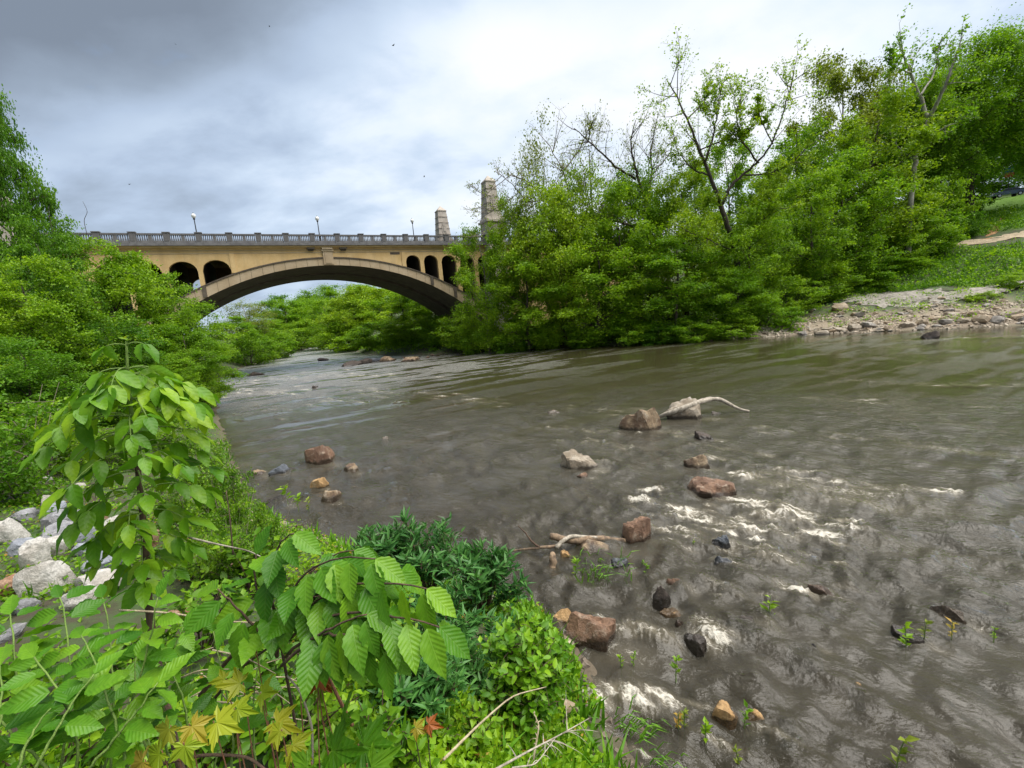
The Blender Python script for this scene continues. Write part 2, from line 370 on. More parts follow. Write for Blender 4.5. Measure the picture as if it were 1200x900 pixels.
attr(me, 'dirt', smooth(9, 4, DRm) * smooth(-1, .2, dr) * smooth(14, 24, X))
attr(me, 'lawn', smooth(37, 39, dr) * smooth(70, 66, dr) * smooth(40, 50, X))
m, k = material('ground_soil'); pos = k.node('ShaderNodeNewGeometry').outputs['Position']
A = lambda n: k.node('ShaderNodeAttribute', attribute_name=n).outputs['Fac']
n1 = k.noise(pos, 1.4, 8, .65); n2 = k.noise(pos, .25, 5, .6); n3 = k.noise(pos, 14, 6, .7)
c = k.mix(k.rng(n1, .4, .6), (.055, .042, .026), (.05, .085, .022)); c = k.mix(k.rng(n2, .45, .65, 0, .6), c, (.045, .10, .02))
c = k.mix(k.math('MULTIPLY', A('dirt'), k.rng(n1, .30, .48)), c, k.mix(n3, (.20, .155, .11), (.33, .27, .20)))
c = k.mix(A('lawn'), c, k.mix(n1, (.10, .22, .02), (.17, .30, .03)))
c = k.mix(A('wet'), c, k.mix(n3, (.07, .055, .035), (.14, .11, .075)))
surface(k, k.node('ShaderNodeBsdfPrincipled', {'Base Color': c, 'Roughness': .9, 'Normal': k.bump(k.math('ADD', n1, n3), .8, .05)}).outputs[0])
ground = structure(link('ground', me, m))

# ------------------------------------------------------------------ rocks of the river, listed first because the water breaks round them
# px, py of the waterline point under the middle, width px, height px, material, submerged?, label
ROCKS = [
 (373, 543, 44, 19, ROCK_RUST, 'largest brown wedge shaped rock in the calm water upstream of the dark shrubs'),
 (478, 0, 0, 0, None, ''),
 (327, 557, 24, 10, ROCK_SLATE, 'dark grey rock at the water edge beside the pale flat one'),
 (305, 558, 20, 8, ROCK_TAN, 'pale flat rock touching the leafy bank next to a dark grey rock'),
 (412, 553, 22, 9, ROCK_TAN, 'small tan topped rock downstream of the big brown wedge rock'),
 (371, 572, 24, 11, ROCK_ORANGE, 'small ochre rock just above its flat topped neighbour'),
 (386, 588, 26, 13, ROCK_TAN, 'flat topped tan rock with dark sides nearest the dark shrubs'),
 (453, 515, 11, 5, ROCK_TAN, 'tiny lone rock out in the smooth grey water'),
 (325, 589, 44, 8, ROCK_DARK, 'long low dark rock with weeds beside the bank'),
 (752, 505, 46, 23, ROCK_TAN, 'blocky tan boulder beside the rock under the bleached log'),
 (806, 490, 42, 19, ROCK_PALE, 'pale boulder carrying the bleached bent log'),
 (678, 551, 46, 24, ROCK_PALE, 'cream and grey boulder standing alone in midstream'),
 (684, 562, 20, 8, ROCK_RUST, 'small reddish rock awash just below the cream boulder'),
 (825, 515, 26, 7, ROCK_DARK, 'flat black stone downstream of the bleached log'),
 (816, 549, 32, 13, ROCK_TAN, 'small speckled tan rock upstream of the flat reddish slab'),
 (831, 580, 60, 20, ROCK_RUST, 'flat reddish brown slab at the head of the white rapids'),
 (747, 635, 42, 24, ROCK_RUST, 'rounded brown and black boulder at the end of the driftwood'),
 (708, 647, 60, 9, ROCK_TAN, 'wide low tan rock lying between driftwood and grass'),
 (728, 667, 28, 15, ROCK_SLATE, 'small slate blue rock beside the tuft of grass'),
 (845, 664, 28, 12, ROCK_SLATE, 'dark blue grey stone under the white rapids'),
 (849, 642, 22, 12, ROCK_SLATE, 'smooth dark stone overrun by water in the rapids'),
 (791, 691, 30, 15, ROCK_RUST, 'small brown rock behind the round dark red boulder'),
 (776, 712, 28, 26, ROCK_DARK, 'round dark red boulder parting the current'),
 (873, 736, 40, 17, ROCK_DARK, 'dark brown rock beside a tall green water weed'),
 (966, 698, 34, 12, ROCK_RUST, 'reddish rock barely breaking the surface out from the rapids'),
 (692, 752, 78, 34, ROCK_RUST, 'large rust red slab sloping into the water near the bright bush'),
 (659, 728, 30, 9, ROCK_ORANGE, 'small flat ochre stone above the rust red slab'),
 (662, 680, 14, 7, ROCK_ORANGE, 'tiny orange stone below the upright driftwood stump'),
 (663, 653, 18, 8, ROCK_ORANGE, 'orange stone tucked under the driftwood fork'),
 (816, 757, 34, 15, ROCK_DARK, 'black wet stone with white water pouring off it'),
 (853, 843, 44, 20, ROCK_ORANGE, 'large yellow ochre stone near the water weeds'),
 (888, 846, 30, 6, ROCK_ORANGE, 'flat ochre stone awash beside the large yellow ochre stone'),
 (742, 812, 16, 13, ROCK_DARK, 'small black stone amid foam below the bright bush'),
 (1115, 723, 36, 7, ROCK_TAN, 'pale tan stone just under the surface far out'),
 (1072, 752, 34, 12, ROCK_DARK, 'black snag like stone with weeds growing on it'),
 (952, 762, 24, 8, ROCK_SLATE, 'blue grey stone awash in open shallow water'),
 (933, 759, 16, 5, ROCK_TAN, 'brownish stone under water beside the blue grey one'),
 (1006, 808, 20, 5, ROCK_ORANGE, 'lone small orange stone under the open water'),
 (789, 722, 32, 6, ROCK_ORANGE, 'submerged ochre stone below the round dark boulder'),
 (797, 733, 16, 5, ROCK_RUST, 'submerged reddish stone above the black wet stone'),
 (925, 848, 20, 4, ROCK_TAN, 'dim brown stone under water beyond the flat ochre stone'),
 (650, 484, 24, 6, ROCK_TAN, 'low brown rock ringed by ripples upstream of the tan boulder'),
 (1090, 397, 18, 7, ROCK_DARK, 'dark rock offshore from the gravel beach'),
 (838, 484, 14, 4, ROCK_TAN, 'small stone beneath the bend of the bleached log'),
 (410, 429, 26, 6, ROCK_DARK, 'flat dark rock at the tip of the rocky spit'),
 (425, 426, 24, 6, ROCK_DARK, 'second dark rock along the spit under the bridge'),
 (440, 424, 24, 5, ROCK_SLATE, 'greyish rock midway along the spit under the bridge'),
 (455, 423, 22, 5, ROCK_TAN, 'tan rock where the spit meets the bushy shore'),
 (480, 423, 26, 5, ROCK_TAN, 'brown rock at the root of the spit by the green bushes'),
 (378, 423, 14, 4, ROCK_DARK, 'lone black rock in the riffle upstream of the spit'),
 (368, 455, 8, 3, ROCK_DARK, 'tiny black rock in the riffle before the bridge'),
 (300, 440, 20, 4, ROCK_DARK, 'dark flat rock beside the bushy bank before the bridge'),
]
ROCKS = [r for r in ROCKS if r[2]]
_ico = bmesh.new(); bmesh.ops.create_icosphere(_ico, subdivisions=4, radius=1)
ICO_V = np.array([v.co[:] for v in _ico.verts]); ICO_F = np.array([[v.index for v in f.verts] for f in _ico.faces]); _ico.free()
_ico = bmesh.new(); bmesh.ops.create_icosphere(_ico, subdivisions=2, radius=1)
ICO2_V = np.array([v.co[:] for v in _ico.verts]); ICO2_F = np.array([[v.index for v in f.verts] for f in _ico.faces]); _ico.free()
def rock_mesh(name, seed, sx, sy, sz, facets=13, low=False, round_=0.):
    rng = np.random.default_rng(seed); D, Fc = (ICO2_V, ICO2_F) if low else (ICO_V, ICO_F)
    N = rvec(facets, rng); d = rng.uniform(.66, .98, facets); N[0] = unit(np.array([rng.normal() * .22, rng.normal() * .22, 1.])); d[0] = rng.uniform(.55, .8)
    for q in range(1, 6): N[q, 2] *= .35
    N = unit(N)
    dots = D @ N.T; r = np.where(dots > .05, d[None] / np.maximum(dots, .05), 9.).min(1)
    r = np.minimum(r, 1.15) * (1 - round_) + .9 * round_
    V = D * r[:, None]
    # chips and roughness
    f1 = fbm(V[:, 0] * 2.2 + seed * 3.1, V[:, 1] * 2.2 + V[:, 2] * 1.7, 4, .55)
    V = V * (1 + .09 * f1[:, None])
    V = V * np.array([sx, sy, sz])
    me = mesh_np(name, V, [Fc], True)
    me.set_sharp_from_angle(angle=math.radians(24))
    return me
rock_sites = []
for i, (px, py, wpx, hpx, mat, lab) in enumerate(ROCKS):
    p = level(px, py); sc = p[1] / F_PX / math.cos(math.atan2(abs(p[0]), p[1])) ** .3
    wx = wpx * sc * .5; under = hpx <= 6 and p[1] < 30
    hz = hpx * sc * .9
    o = link('river_rock', rock_mesh('river_rock', 11 + i * 7, wx * 1.02, wx * random.uniform(.6, .8), max(hz, .05) * 1.45 + .14, 15 + i % 6, p[1] > 40), mat)
    o.rotation_euler = (random.uniform(-.1, .1), random.uniform(-.15, .15), -math.atan2(p[0], p[1]) + random.uniform(-.2, .2))
    off = wx * .6
    o.location = (p[0] + ray(px, py)[0] * 0, p[1] + off * .5, -.12)
    if under: o.location.z = -(max(hz, .05) * 1.45 + .14) * .72 + .055
    tag(o, lab, 'rock', 'rocks standing in the river'); rock_sites.append((p[0], p[1] + off * .5, wx, under))

# ------------------------------------------------------------------ water
FLOW = unit(np.array([.80, -.60])); CROSS = np.array([.60, .80])
FOAM_AND_SHEEN = [  # px, py, half length m along flow, half width m, strength
 (895, 592, 1.6, .75, 1.), (880, 618, 1.4, .5, 1.), (930, 612, 1.0, .45, .85), (860, 600, .9, .8, .75), (880, 645, 1.2, .45, .7), (830, 640, .8, .4, .6), (905, 555, 1.2, .4, .8), (875, 560, .9, .35, .9),
 (775, 622, .8, .3, .7), (830, 612, 1., .3, .6), (835, 750, .26, .16, .9), (825, 735, .24, .18, .6), (850, 745, .3, .10, .6), (745, 738, .35, .12, .7), (770, 745, .4, .15, .7), (690, 812, .35, .12, 1.), (735, 815, .35, .12, 1.), (775, 815, .3, .12, .8), (716, 806, .3, .1, .7),
 (675, 842, .2, .15, .7), (700, 845, .2, .12, .6), (820, 822, .3, .05, .6), (845, 870, .3, .07, .6), (750, 880, .2, .06, .6), (905, 860, .35, .06, .55), (720, 735, .4, .12, .6), (670, 745, .25, .1, .7), (938, 695, .3, .14, .9), (870, 700, .7, .2, .5), (920, 675, 1., .3, .5),
 (700, 522, 1.6, .5, .6), (720, 480, 2.4, .7, .5), (690, 505, 1.5, .4, .6), (800, 512, .9, .3, .6), (850, 530, 1.6, .3, .5), (840, 540, .9, .3, .6), (960, 575, 2.5, .5, .45), (1035, 572, 1., .25, .8), (1075, 577, .8, .2, .6), (1000, 590, 2., .4, .45), (1040, 640, 2.5, .5, .3),
 (380, 550, .6, .2, .3), (700, 545, .6, .25, .6), (760, 500, 1., .3, .35), (1180, 395, 4., 1.2, .7), (1175, 440, 2., .6, .5), (1130, 530, 2, .4, .4), (350, 440, 9, 4, .72), (420, 440, 8, 2.5, .68), (310, 460, 7, 2, .70), (460, 460, 6, 1., .6), (400, 470, 5, 1.2, .6), (370, 425, 10, 5, .75), (290, 450, 6, 3, .72), (330, 480, 4, 1.5, .55), (540, 470, 4, .8, .52), (1000, 470, 3, .8, .52), (1100, 450, 4, .9, .55), (980, 510, 2, .5, .52), (290, 545, .8, .2, .3)]  # the riffle patches by the bridge also paint pale sky sheen as dashes
wa = np.radians(np.concatenate([np.arange(-60, 60, .145), np.arange(60, 300, 3.)]))
wr = np.geomspace(1.8, 300, 560)
X, Y = polar(wr, wa); dr_ = X * 0 + wr[:, None]
S = X * FLOW[0] + Y * FLOW[1]; T = X * CROSS[0] + Y * CROSS[1]
cell = np.maximum(np.gradient(wr)[:, None] + 0 * X, dr_ * math.radians(.145))
lane = .75 * fbm((X + .55 * Y) * .075, (Y - .55 * X) * .28, 4, .6) + .75 * fbm((X + .5 * Y) * .16, (Y - .5 * X) * .7, 3, .6)   # slicks and rough lanes
rough = .12 + .75 * smooth(22, 9, dr_) + 1.1 * smooth(-.28, .42, lane + .25 * smooth(34, 16, dr_) + .35 * smooth(25, 45, dr_) * smooth(5, -15, X) - .20 * smooth(30, 48, dr_) * smooth(-5, 15, X))
fo = np.zeros_like(X)
_fr = np.random.default_rng(77)
def broken(f):
    px, py, ln, wd, st = f
    if ln * wd < .12 or st < .5: return [f]
    p = level(px, py); out = []
    for q in range(int(9 + ln * 9)):
        a, b = _fr.normal() * ln * .55, _fr.normal() * wd * .55; c = np.array([p[0], p[1]]) + FLOW * a + CROSS * b
        l_ = _fr.uniform(.12, .42) * (.6 + .3 * ln); out.append((c, 0, l_, l_ * _fr.uniform(.16, .42), st * _fr.uniform(.55, 1.05)))
    return out + [(p[:2], 0, ln, wd, st * .38)]
for px, py, ln, wd, st in [g for f in FOAM_AND_SHEEN for g in broken(f)]:
    p = px if isinstance(px, np.ndarray) else level(px, py); s0 = p[0] * FLOW[0] + p[1] * FLOW[1]; t0 = p[0] * CROSS[0] + p[1] * CROSS[1]
    e = np.exp(-(((S - s0) / ln) ** 2 + ((T - t0) / wd) ** 2) * .9) * st
    fo = np.maximum(fo, e)
hz = np.zeros_like(X)
warp = fbm(S * .22, T * .22, 3) * .45
for lam, amp, asp, ridge in ((4.5, .030, 1.8, 0), (1.9, .020, 1.8, 0), (.95, .022, 2.1, 1), (.46, .030, 2.2, 0), (.25, .024, 1.9, 0), (.13, .012, 1.8, 0)):
    fade = smooth(1.6, 3.5, lam / cell)
    nz = perlin((S * .55 + T * .84 + warp) / lam, (S * .84 - T * .55 + warp * .7) / (lam * asp) + lam * 31)
    nz2 = perlin((S * .95 - T * .3 + warp) / lam + 40, (S * .3 + T * .95) / (lam * asp) - lam * 17)
    if ridge: nz = .55 - np.abs(nz) * 1.3; nz2 = .55 - np.abs(nz2) * 1.3
    hz += (nz + .7 * nz2) * amp * fade
hz *= rough * 1.45
hz += fo * (.13 * np.abs(fbm(S * 3.0, T * 4.5, 4, .65)) + .02) * smooth(120, 25, dr_)
for rx, ry, rw, under in rock_sites:
    dx, dy = X - rx, Y - ry; s_ = dx * FLOW[0] + dy * FLOW[1]; t_ = dx * CROSS[0] + dy * CROSS[1]
    q = np.exp(-((s_ + rw * .9) ** 2 / (rw * .5) ** 2 + t_ ** 2 / (rw * .9) ** 2)) * min(.07, rw * .12)
    q -= np.exp(-((s_ - rw * 1.1) ** 2 / (rw * .8) ** 2 + t_ ** 2 / (rw * .7) ** 2)) * min(.05, rw * .1)
    arm = np.abs(np.abs(t_) - (rw * .7 + np.maximum(s_, 0) * .32)); q += np.exp(-(arm / (.10 + .12 * rw)) ** 2) * smooth(-.2 * rw, .3 * rw, s_) * np.exp(-np.maximum(s_, 0) / (rw * 2.6)) * min(.04, rw * .08)
    hz += q * (.3 if under else 1)
    fo = np.maximum(fo, (0 if under else .42) * np.exp(-(((s_ - rw * 1.4) / (rw * 1.2)) ** 2 + (t_ / (rw * .75)) ** 2)))
edge = np.minimum(-poly_dist(LEFT_SHORE, X, Y), poly_dist(RIGHT_SHORE, X, Y))
hz *= smooth(-.5, .8, edge) * .8 + .2
me = mesh_np('river', np.stack([X, Y, hz], -1).reshape(-1, 3), [grid_faces(len(wr), len(wa), True)[:, ::-1]], True)
attr(me, 'foam', fo); attr(me, 'lod', smooth(14, 42, dr_) * np.clip(rough, 0, 1) * (1 - .45 * smooth(-5, 12, X))); attr(me, 'deep', smooth(14, 34, dr_) * smooth(-22, 0, X)); attr(me, 'rough', rough); attr(me, 'shallow', smooth(9, 0, edge) * smooth(-12, -3, X) )
m, k = material('river_water'); pos = k.node('ShaderNodeNewGeometry').outputs['Position']
A = lambda n: k.node('ShaderNodeAttribute', attribute_name=n).outputs['Fac']
fp = k.mapping(pos, (1, 1, 0), (0, 0, math.atan2(-FLOW[1], FLOW[0])))
fs = k.mapping(fp, (.6, 1, 1))
r1 = k.noise(fs, 6, 5, .62, distortion=.6); r2 = k.noise(k.mapping(fp, (.8, 1, 1), loc=(3, 8, 0)), 15, 3, .55, distortion=.4); r3 = k.noise(k.mapping(fp, (.5, 1, 1), loc=(3, 8, 0)), 1.2, 4, .6)
hh = k.math('ADD', k.math('MULTIPLY', r1, .62), k.math('ADD', k.math('MULTIPLY', r2, .20), k.math('MULTIPLY', r3, .75)))
nrm = k.bump(hh, 1., k.math('MULTIPLY', A('rough'), k.math('ADD', .055, k.math('MULTIPLY', A('lod'), .07))))
F = A('foam')
def ridge(sc, loc, strx, det):
    q = k.noise(k.mapping(fp, (strx, 1, 1), loc=loc), sc, det, .62, distortion=1.1)
    return k.math('SUBTRACT', 1., k.math('ABSOLUTE', k.math('MULTIPLY', k.math('SUBTRACT', q, .5), 5.)))
fa = ridge(3.2, (0, 0, 0), .55, 6); fb = ridge(9., (4, 7, 0), .6, 5); fc = k.noise(k.mapping(fp, (.5, 1, 1), loc=(9, 2, 0)), 26, 5, .7, distortion=.5)
lump = k.noise(k.mapping(fp, (.5, 1, 1), loc=(1, 5, 0)), 1.6, 4, .6)
fsum = k.math('ADD', k.math('ADD', k.math('MULTIPLY', fa, .34), k.math('MULTIPLY', fb, .26)), k.math('ADD', k.math('MULTIPLY', fc, .30), k.math('MULTIPLY', lump, .45)))
thr = k.math('SUBTRACT', 1.12, k.math('MULTIPLY', F, .56))
mask = k.math('MULTIPLY', k.rng(fsum, thr, k.math('ADD', thr, .22)), k.rng(F, .04, .3))
speck = k.math('MULTIPLY', k.rng(k.noise(fs, 11, 4, .8), .70, .75), k.math('ADD', .18, k.math('MULTIPLY', F, .7)))  # sparse white glints painted on the water, denser where it foams
mask = k.math('MAXIMUM', mask, speck)
mur = k.mix(k.rng(r3, .35, .65), (.052, .047, .034), (.074, .067, .051))
mur = k.mix(A('deep'), mur, (.046, .042, .018)); mur = k.mix(k.rng(F, .1, .9, 0, .55), mur, (.33, .29, .21))
silt = k.node('ShaderNodeBsdfDiffuse', {'Color': mur, 'Normal': nrm})
clear = k.node('ShaderNodeBsdfTransparent', {'Color': (.62, .56, .42)})
body = k.node('ShaderNodeMixShader', {0: k.rng(A('shallow'), 0, 1, .10, .38), 1: silt.outputs[0], 2: clear.outputs[0]})
gl = k.node('ShaderNodeBsdfGlossy', {'Color': (1, 1, 1), 'Roughness': k.math('ADD', .05, k.math('MULTIPLY', A('lod'), .36)), 'Normal': nrm})
fr = k.node('ShaderNodeFresnel', {'IOR': 1.34, 'Normal': nrm})
wsh = k.node('ShaderNodeMixShader', {0: fr.outputs[0], 1: body.outputs[0], 2: gl.outputs[0]})
fsh = k.node('ShaderNodeBsdfDiffuse', {'Color': (.56, .53, .46), 'Normal': k.bump(fsum, .8, .06)})
surface(k, k.node('ShaderNodeMixShader', {0: mask, 1: wsh.outputs[0], 2: fsh.outputs[0]}).outputs[0])
river = structure(link('river', me, m))

# ------------------------------------------------------------------ bridge: local x along the roadway, y across it (away from the camera), z up
B0 = np.array([-42.432, 47.087, 0.]); BANG = math.atan2(.45945, .88820)
bridge = empty('arch_bridge', 'tan concrete arch bridge with grey balustrade spanning the river', 'bridge', B0, None, BANG)
UC, WID, DECK = 23.4, 16.5, 15.0
def z_in(u): return 12.86 - 29.5 + np.sqrt(np.maximum(29.5 ** 2 - (np.asarray(u, float) - UC) ** 2, 0))
def z_ex(u): return 13.82 - 33.0 + np.sqrt(np.maximum(33.0 ** 2 - (np.asarray(u, float) - UC) ** 2, 0))
HALF = 24.2
def arch_strip(mb, y0, y1, us, lo, hi):
    """solid curved vault between two curves"""
    n = len(us); V = []
    for y in (y0, y1):
        V += [(u, y, z) for u, z in zip(us, lo)] + [(u, y, z) for u, z in zip(us, hi)]
    i = np.arange(n - 1); a, b, c, d = i, i + n, i + 2 * n, i + 3 * n
    q = [np.stack([a, a + 1, b + 1, b], -1), np.stack([c, d, d + 1, c + 1], -1), np.stack([a, c, c + 1, a + 1], -1), np.stack([b, b + 1, d + 1, d], -1),
         np.array([(0, n, 3 * n, 2 * n), (n - 1, 3 * n - 1, 4 * n - 1, 2 * n - 1)])]
    mb.add(V, [np.vstack(q)])
us = np.linspace(UC - HALF, UC + HALF, 90)
for y0, y1, dz in ((.06, 7.4, 0.), (9.1, WID - .06, 0.)):
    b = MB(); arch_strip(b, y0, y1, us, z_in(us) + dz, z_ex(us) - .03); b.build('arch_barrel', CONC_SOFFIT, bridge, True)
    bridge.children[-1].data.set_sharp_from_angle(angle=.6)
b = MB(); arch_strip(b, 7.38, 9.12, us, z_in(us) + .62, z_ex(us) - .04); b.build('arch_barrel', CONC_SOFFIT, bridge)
# face of the arch: one panel between each pair of joints
ang = np.linspace(-math.asin(HALF / 31.2), math.asin(HALF / 31.2), 45)
for t0, t1 in zip(ang[:-1], ang[1:]):
    g = .0006; b = MB(); uu = [UC + 31.2 * math.sin(t) for t in (t0 + g, t1 - g)]
    V = []
    for y in (-.02, .2):
        V += [(uu[0], y, float(z_in(uu[0])) + .012), (uu[1], y, float(z_in(uu[1])) + .012)]
    W = [(u_, y, float(z_ex(u_)) - .10) for y in (-.02, .2) for u_ in uu]
    b.hexa(V + W); b.build('arch_panel', CONC_ARCH, bridge)
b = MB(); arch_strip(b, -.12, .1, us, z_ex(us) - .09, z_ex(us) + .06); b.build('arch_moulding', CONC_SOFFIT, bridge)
OPEN = [(33.25, 35.2, 13.97), (35.75, 37.75, 13.95), (38.3, 40.5, 13.9), (41.1, 43.3, 13.85), (43.9, 46.1, 13.8), (10.0, 12.75, 13.72), (6.85, 9.55, 13.62), (3.7, 6.3, 13.55), (.6, 3.2, 13.5)]
def wall_low(u): return np.where(np.abs(u - UC) < HALF, z_ex(u) + .02, -1.2)
def open_top(u, o):
    u0, u1, t = o; r = (u1 - u0) / 2; rise = r * .85
    return t - rise + rise * np.sqrt(np.maximum(1 - ((u - (u0 + u1) / 2) / r) ** 2, 0))
edges = set(np.round(np.arange(-26, 76.1, .5), 3)); edges |= {round(UC - HALF, 3), round(UC + HALF, 3)}
for u0, u1, t in OPEN: edges |= set(np.round(np.linspace(u0, u1, 17), 4))
edges = np.array(sorted(edges))
def spandrel(y0, y1):
    b = MB()
    for a, c in zip(edges[:-1], edges[1:]):
        mid = (a + c) / 2; o = next((o for o in OPEN if o[0] - 1e-6 <= mid <= o[1] + 1e-6), None)
        if o: la, lc = float(open_top(np.array(a), o)), float(open_top(np.array(c), o))
        else:
            la, lc = float(wall_low(a + 1e-6)), float(wall_low(c - 1e-6))
        b.hexa([(a, y0, la), (c, y0, lc), (a, y1, la), (c, y1, lc), (a, y0, DECK), (c, y0, DECK), (a, y1, DECK), (c, y1, DECK)])
    return b
spandrel(.0, .5).build('spandrel_wall', CONC_TAN, bridge); spandrel(WID - .5, WID).build('spandrel_wall', CONC_TAN, bridge)
# cross walls between the openings, carrying the deck
gaps = sorted(OPEN)
piers = [(gaps[i][1] + .06, gaps[i + 1][0] - .06) for i in range(len(gaps) - 1) if gaps[i + 1][0] - gaps[i][1] < 2] + [(12.8, 13.3), (32.7, 33.2), (.1, .55), (46.15, 46.6)]
for a, c in piers:
    zl = [float(z_ex(a)), float(z_ex(c))]
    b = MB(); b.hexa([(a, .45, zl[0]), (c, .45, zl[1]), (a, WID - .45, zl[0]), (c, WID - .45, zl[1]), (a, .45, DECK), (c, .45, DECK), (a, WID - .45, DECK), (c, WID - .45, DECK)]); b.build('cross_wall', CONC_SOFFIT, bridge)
b = MB(); b.box(-26, 76, -.35, WID + .35, DECK + .004, DECK + .22); b.build('deck_slab', CONC_TAN, bridge)
b = MB(); b.box(-26, 76, -.62, WID + .62, DECK + .224, DECK + .48); b.build('cornice', CONC_GREY, bridge)
b = MB(); b.box(-26, 76, 1.2, WID - 1.2, DECK + .484, DECK + .53); b.build('roadway', ASPHALT, bridge)
for z0, z1, d in ((14.40, 14.48, .035), (14.72, 14.78, .05)):
    b = MB(); b.box(-26, UC - .62, -d, .02, z0, z1); b.build('string_course', CONC_ARCH, bridge)
    b = MB(); b.box(UC + .62, 76, -d, .02, z0, z1); b.build('string_course', CONC_ARCH, bridge)
# pilaster at the crown with its capital, shaft edges and the two brackets beside it
b = MB(); b.box(UC - .58, UC + .58, -.20, .1, 12.95, 14.55); b.box(UC - .70, UC + .70, -.30, .1, 14.55, 14.78); b.box(UC - .62, UC + .62, -.42, .1, 14.78, 14.998)
b.box(UC - .36, UC + .36, -.25, -.19, 13.1, 14.4); b.build('pilaster', CONC_ARCH, bridge)
for du in (-1.9, 1.9):
    b = MB(); b.box(UC + du - .45, UC + du + .45, -.42, .02, 14.82, 14.998); b.box(UC + du - .3, UC + du + .3, -.25, .02, 14.62, 14.82); b.build('bracket', CONC_SOFFIT, bridge)
for u in (13.05, 32.95):
    b = MB(); b.box(u - .26, u + .26, -.10, .02, float(z_ex(u)) + .08, 14.39); b.build('pier_strip', CONC_TAN, bridge)
# two short piers of the arch ring where ribs come down past the moulding
for u in (36.6, 39.9, 9.8, 6.5):
    b = MB(); zz = float(z_ex(u)); b.box(u - .2, u + .2, -.16, .02, float(z_in(u)) + .1, zz + .02); b.build('arch_rib', CONC_SOFFIT, bridge)
# weathered repair patch near the upstream openings
b = MB(); b.box(31.2, 32.5, -.012, .02, 14.08, 14.38); b.build('repair_patch', CONC_SOFFIT, bridge)
# balustrade
PB, PT = DECK + .484, 16.55
bay = MB(); L = 2.9
bay.box(.32, L - .32, -.13, .13, 0, .30); bay.box(.32, L - .32, -.15, .15, PT - PB - .2, PT - PB - .02)
bay.box(L / 2 - .16, L / 2 + .16, -.12, .12, .301, PT - PB - .201)
bal = []
for c in (L * .25 + .08, L * .75 - .08):
    for q in range(5):
        x = c + (q - 2) * .19
        bay.lathe((x, 0, .30), [(.055, 0), (.075, .12), (.045, .30), (.055, PT - PB - .5)], 6)
bay_me = bay.mesh('balustrade_bay'); bay_me.materials.append(CONC_GREY)
post = MB(); post.box(-.30, .30, -.2, .2, 0, PT - PB + .02); post.box(-.36, .36, -.25, .25, PT - PB + .022, PT - PB + .12); post.box(-.18, .18, -.225, -.2, .25, PT - PB - .15)
post_me = post.mesh('parapet_post'); post_me.materials.append(CONC_GREY)
u = 10.25 - 2.9 * 13
while u < 75:
    for y in (-.30, WID + .30):
        o = link('parapet_post', post_me, None, bridge, (u, y, PB)); o = link('balustrade_bay', bay_me, None, bridge, (u, y, PB))
    u += 2.9 / (1 if u < 100 else 1)
def bpt(u, y, z): return B0 + np.array([math.cos(BANG) * u - math.sin(BANG) * y, math.sin(BANG) * u + math.cos(BANG) * y, z])
# street lamps on the parapet
def lamp(u, lab):
    r = empty('street_lamp', lab, 'street lamp', bpt(u, -.1, PB + .02), 'lamps along the bridge', BANG)
    b = MB(); b.lathe((0, 0, 0), [(.16, 0), (.16, .25), (.10, .45), (.062, .7), (.048, 2.55), (.10, 2.6), (.11, 2.72), (.0, 2.74)], 10); b.build('pole', IRON, r)
    b = MB(); b.lathe((0, 0, 2.72), [(.09, 0), (.20, .12), (.23, .28), (.17, .44), (.0, .52)], 12); b.build('globe', GLOBE, r, True)
    b = MB(); b.lathe((0, 0, 3.22), [(.07, 0), (.05, .06), (.0, .14)], 8); b.build('finial', IRON, r)
lamp(10.1, 'black street lamp above the two dark openings nearest the leafy bank')
lamp(22.75, 'black street lamp above the crown of the arch')
lamp(34.7, 'black street lamp nearest the stone obelisks')
# pylons
def obelisk(u, y, z0, lab, emblem=True):
    r = empty('obelisk', lab, 'obelisk', bpt(u, y, 0), 'stone pylons at the ends of the bridge', BANG)
    def frustum(name, a, c, za, zb, par=r, mat=STONE_GREY):
        b = MB(); b.hexa([(-a, -a, za), (a, -a, za), (-a, a, za), (a, a, za), (-c, -c, zb), (c, -c, zb), (-c, c, zb), (c, c, zb)]); return b.build(name, mat, par)
    ped = frustum('pedestal', 1.42, 1.28, z0, 18.3)
    frustum('ledge', 1.52, 1.52, 18.302, 18.6); frustum('ledge', 1.34, 1.26, 18.602, 19.0)
    sh = frustum('shaft', 1.14, .76, 19.002, 24.0)
    frustum('cap_band', .82, .82, 24.002, 24.14); frustum('cap', .77, .02, 24.142, 25.0)
    for sx in (-1, 1):
        b = MB(); b.lathe((0, 0, 0), [(.0, -.18), (.30, -.18), (.34, 0), (.30, .18), (0, .18)], 10)
        o = b.build('scroll', STONE_GREY, r); o.location = (sx * 1.22, -1.0, 18.92); o.rotation_euler = (math.pi / 2, 0, 0)
    b = MB(); b.box(-.42, .42, -1.13, -1.0, 20.2, 21.4); b.box(-.26, .26, -1.17, -1.12, 21.3, 21.9); b.box(-.2, .2, -1.20, -1.12, 20.45, 21.15); b.build('carved_emblem', STONE_GREY, r)
    for q in range(5):
        zz = 19.0 + q * 1.0; hw = 1.14 - .38 * (zz - 19) / 5
        b = MB(); b.box(-hw - .012, hw + .012, -hw - .012, hw + .012, zz + .97, zz + 1.0); b.build('joint_course', STONE_GREY, r)
    b = MB(); b.box(-.35, .35, -1.40, -1.25, 16.4, 17.4); b.build('niche_block', STONE_GREY, r)
    return r
obelisk(46.6, -.3, 0, 'tall weathered stone obelisk half hidden by twigs of the far bank trees')
obelisk(45.2, WID + .3, 0, 'grey stone obelisk standing clear against the sky behind the balustrade')
obelisk(-5.5, -.3, 0, 'stone obelisk almost wholly hidden behind the tall dark tree by the bank')
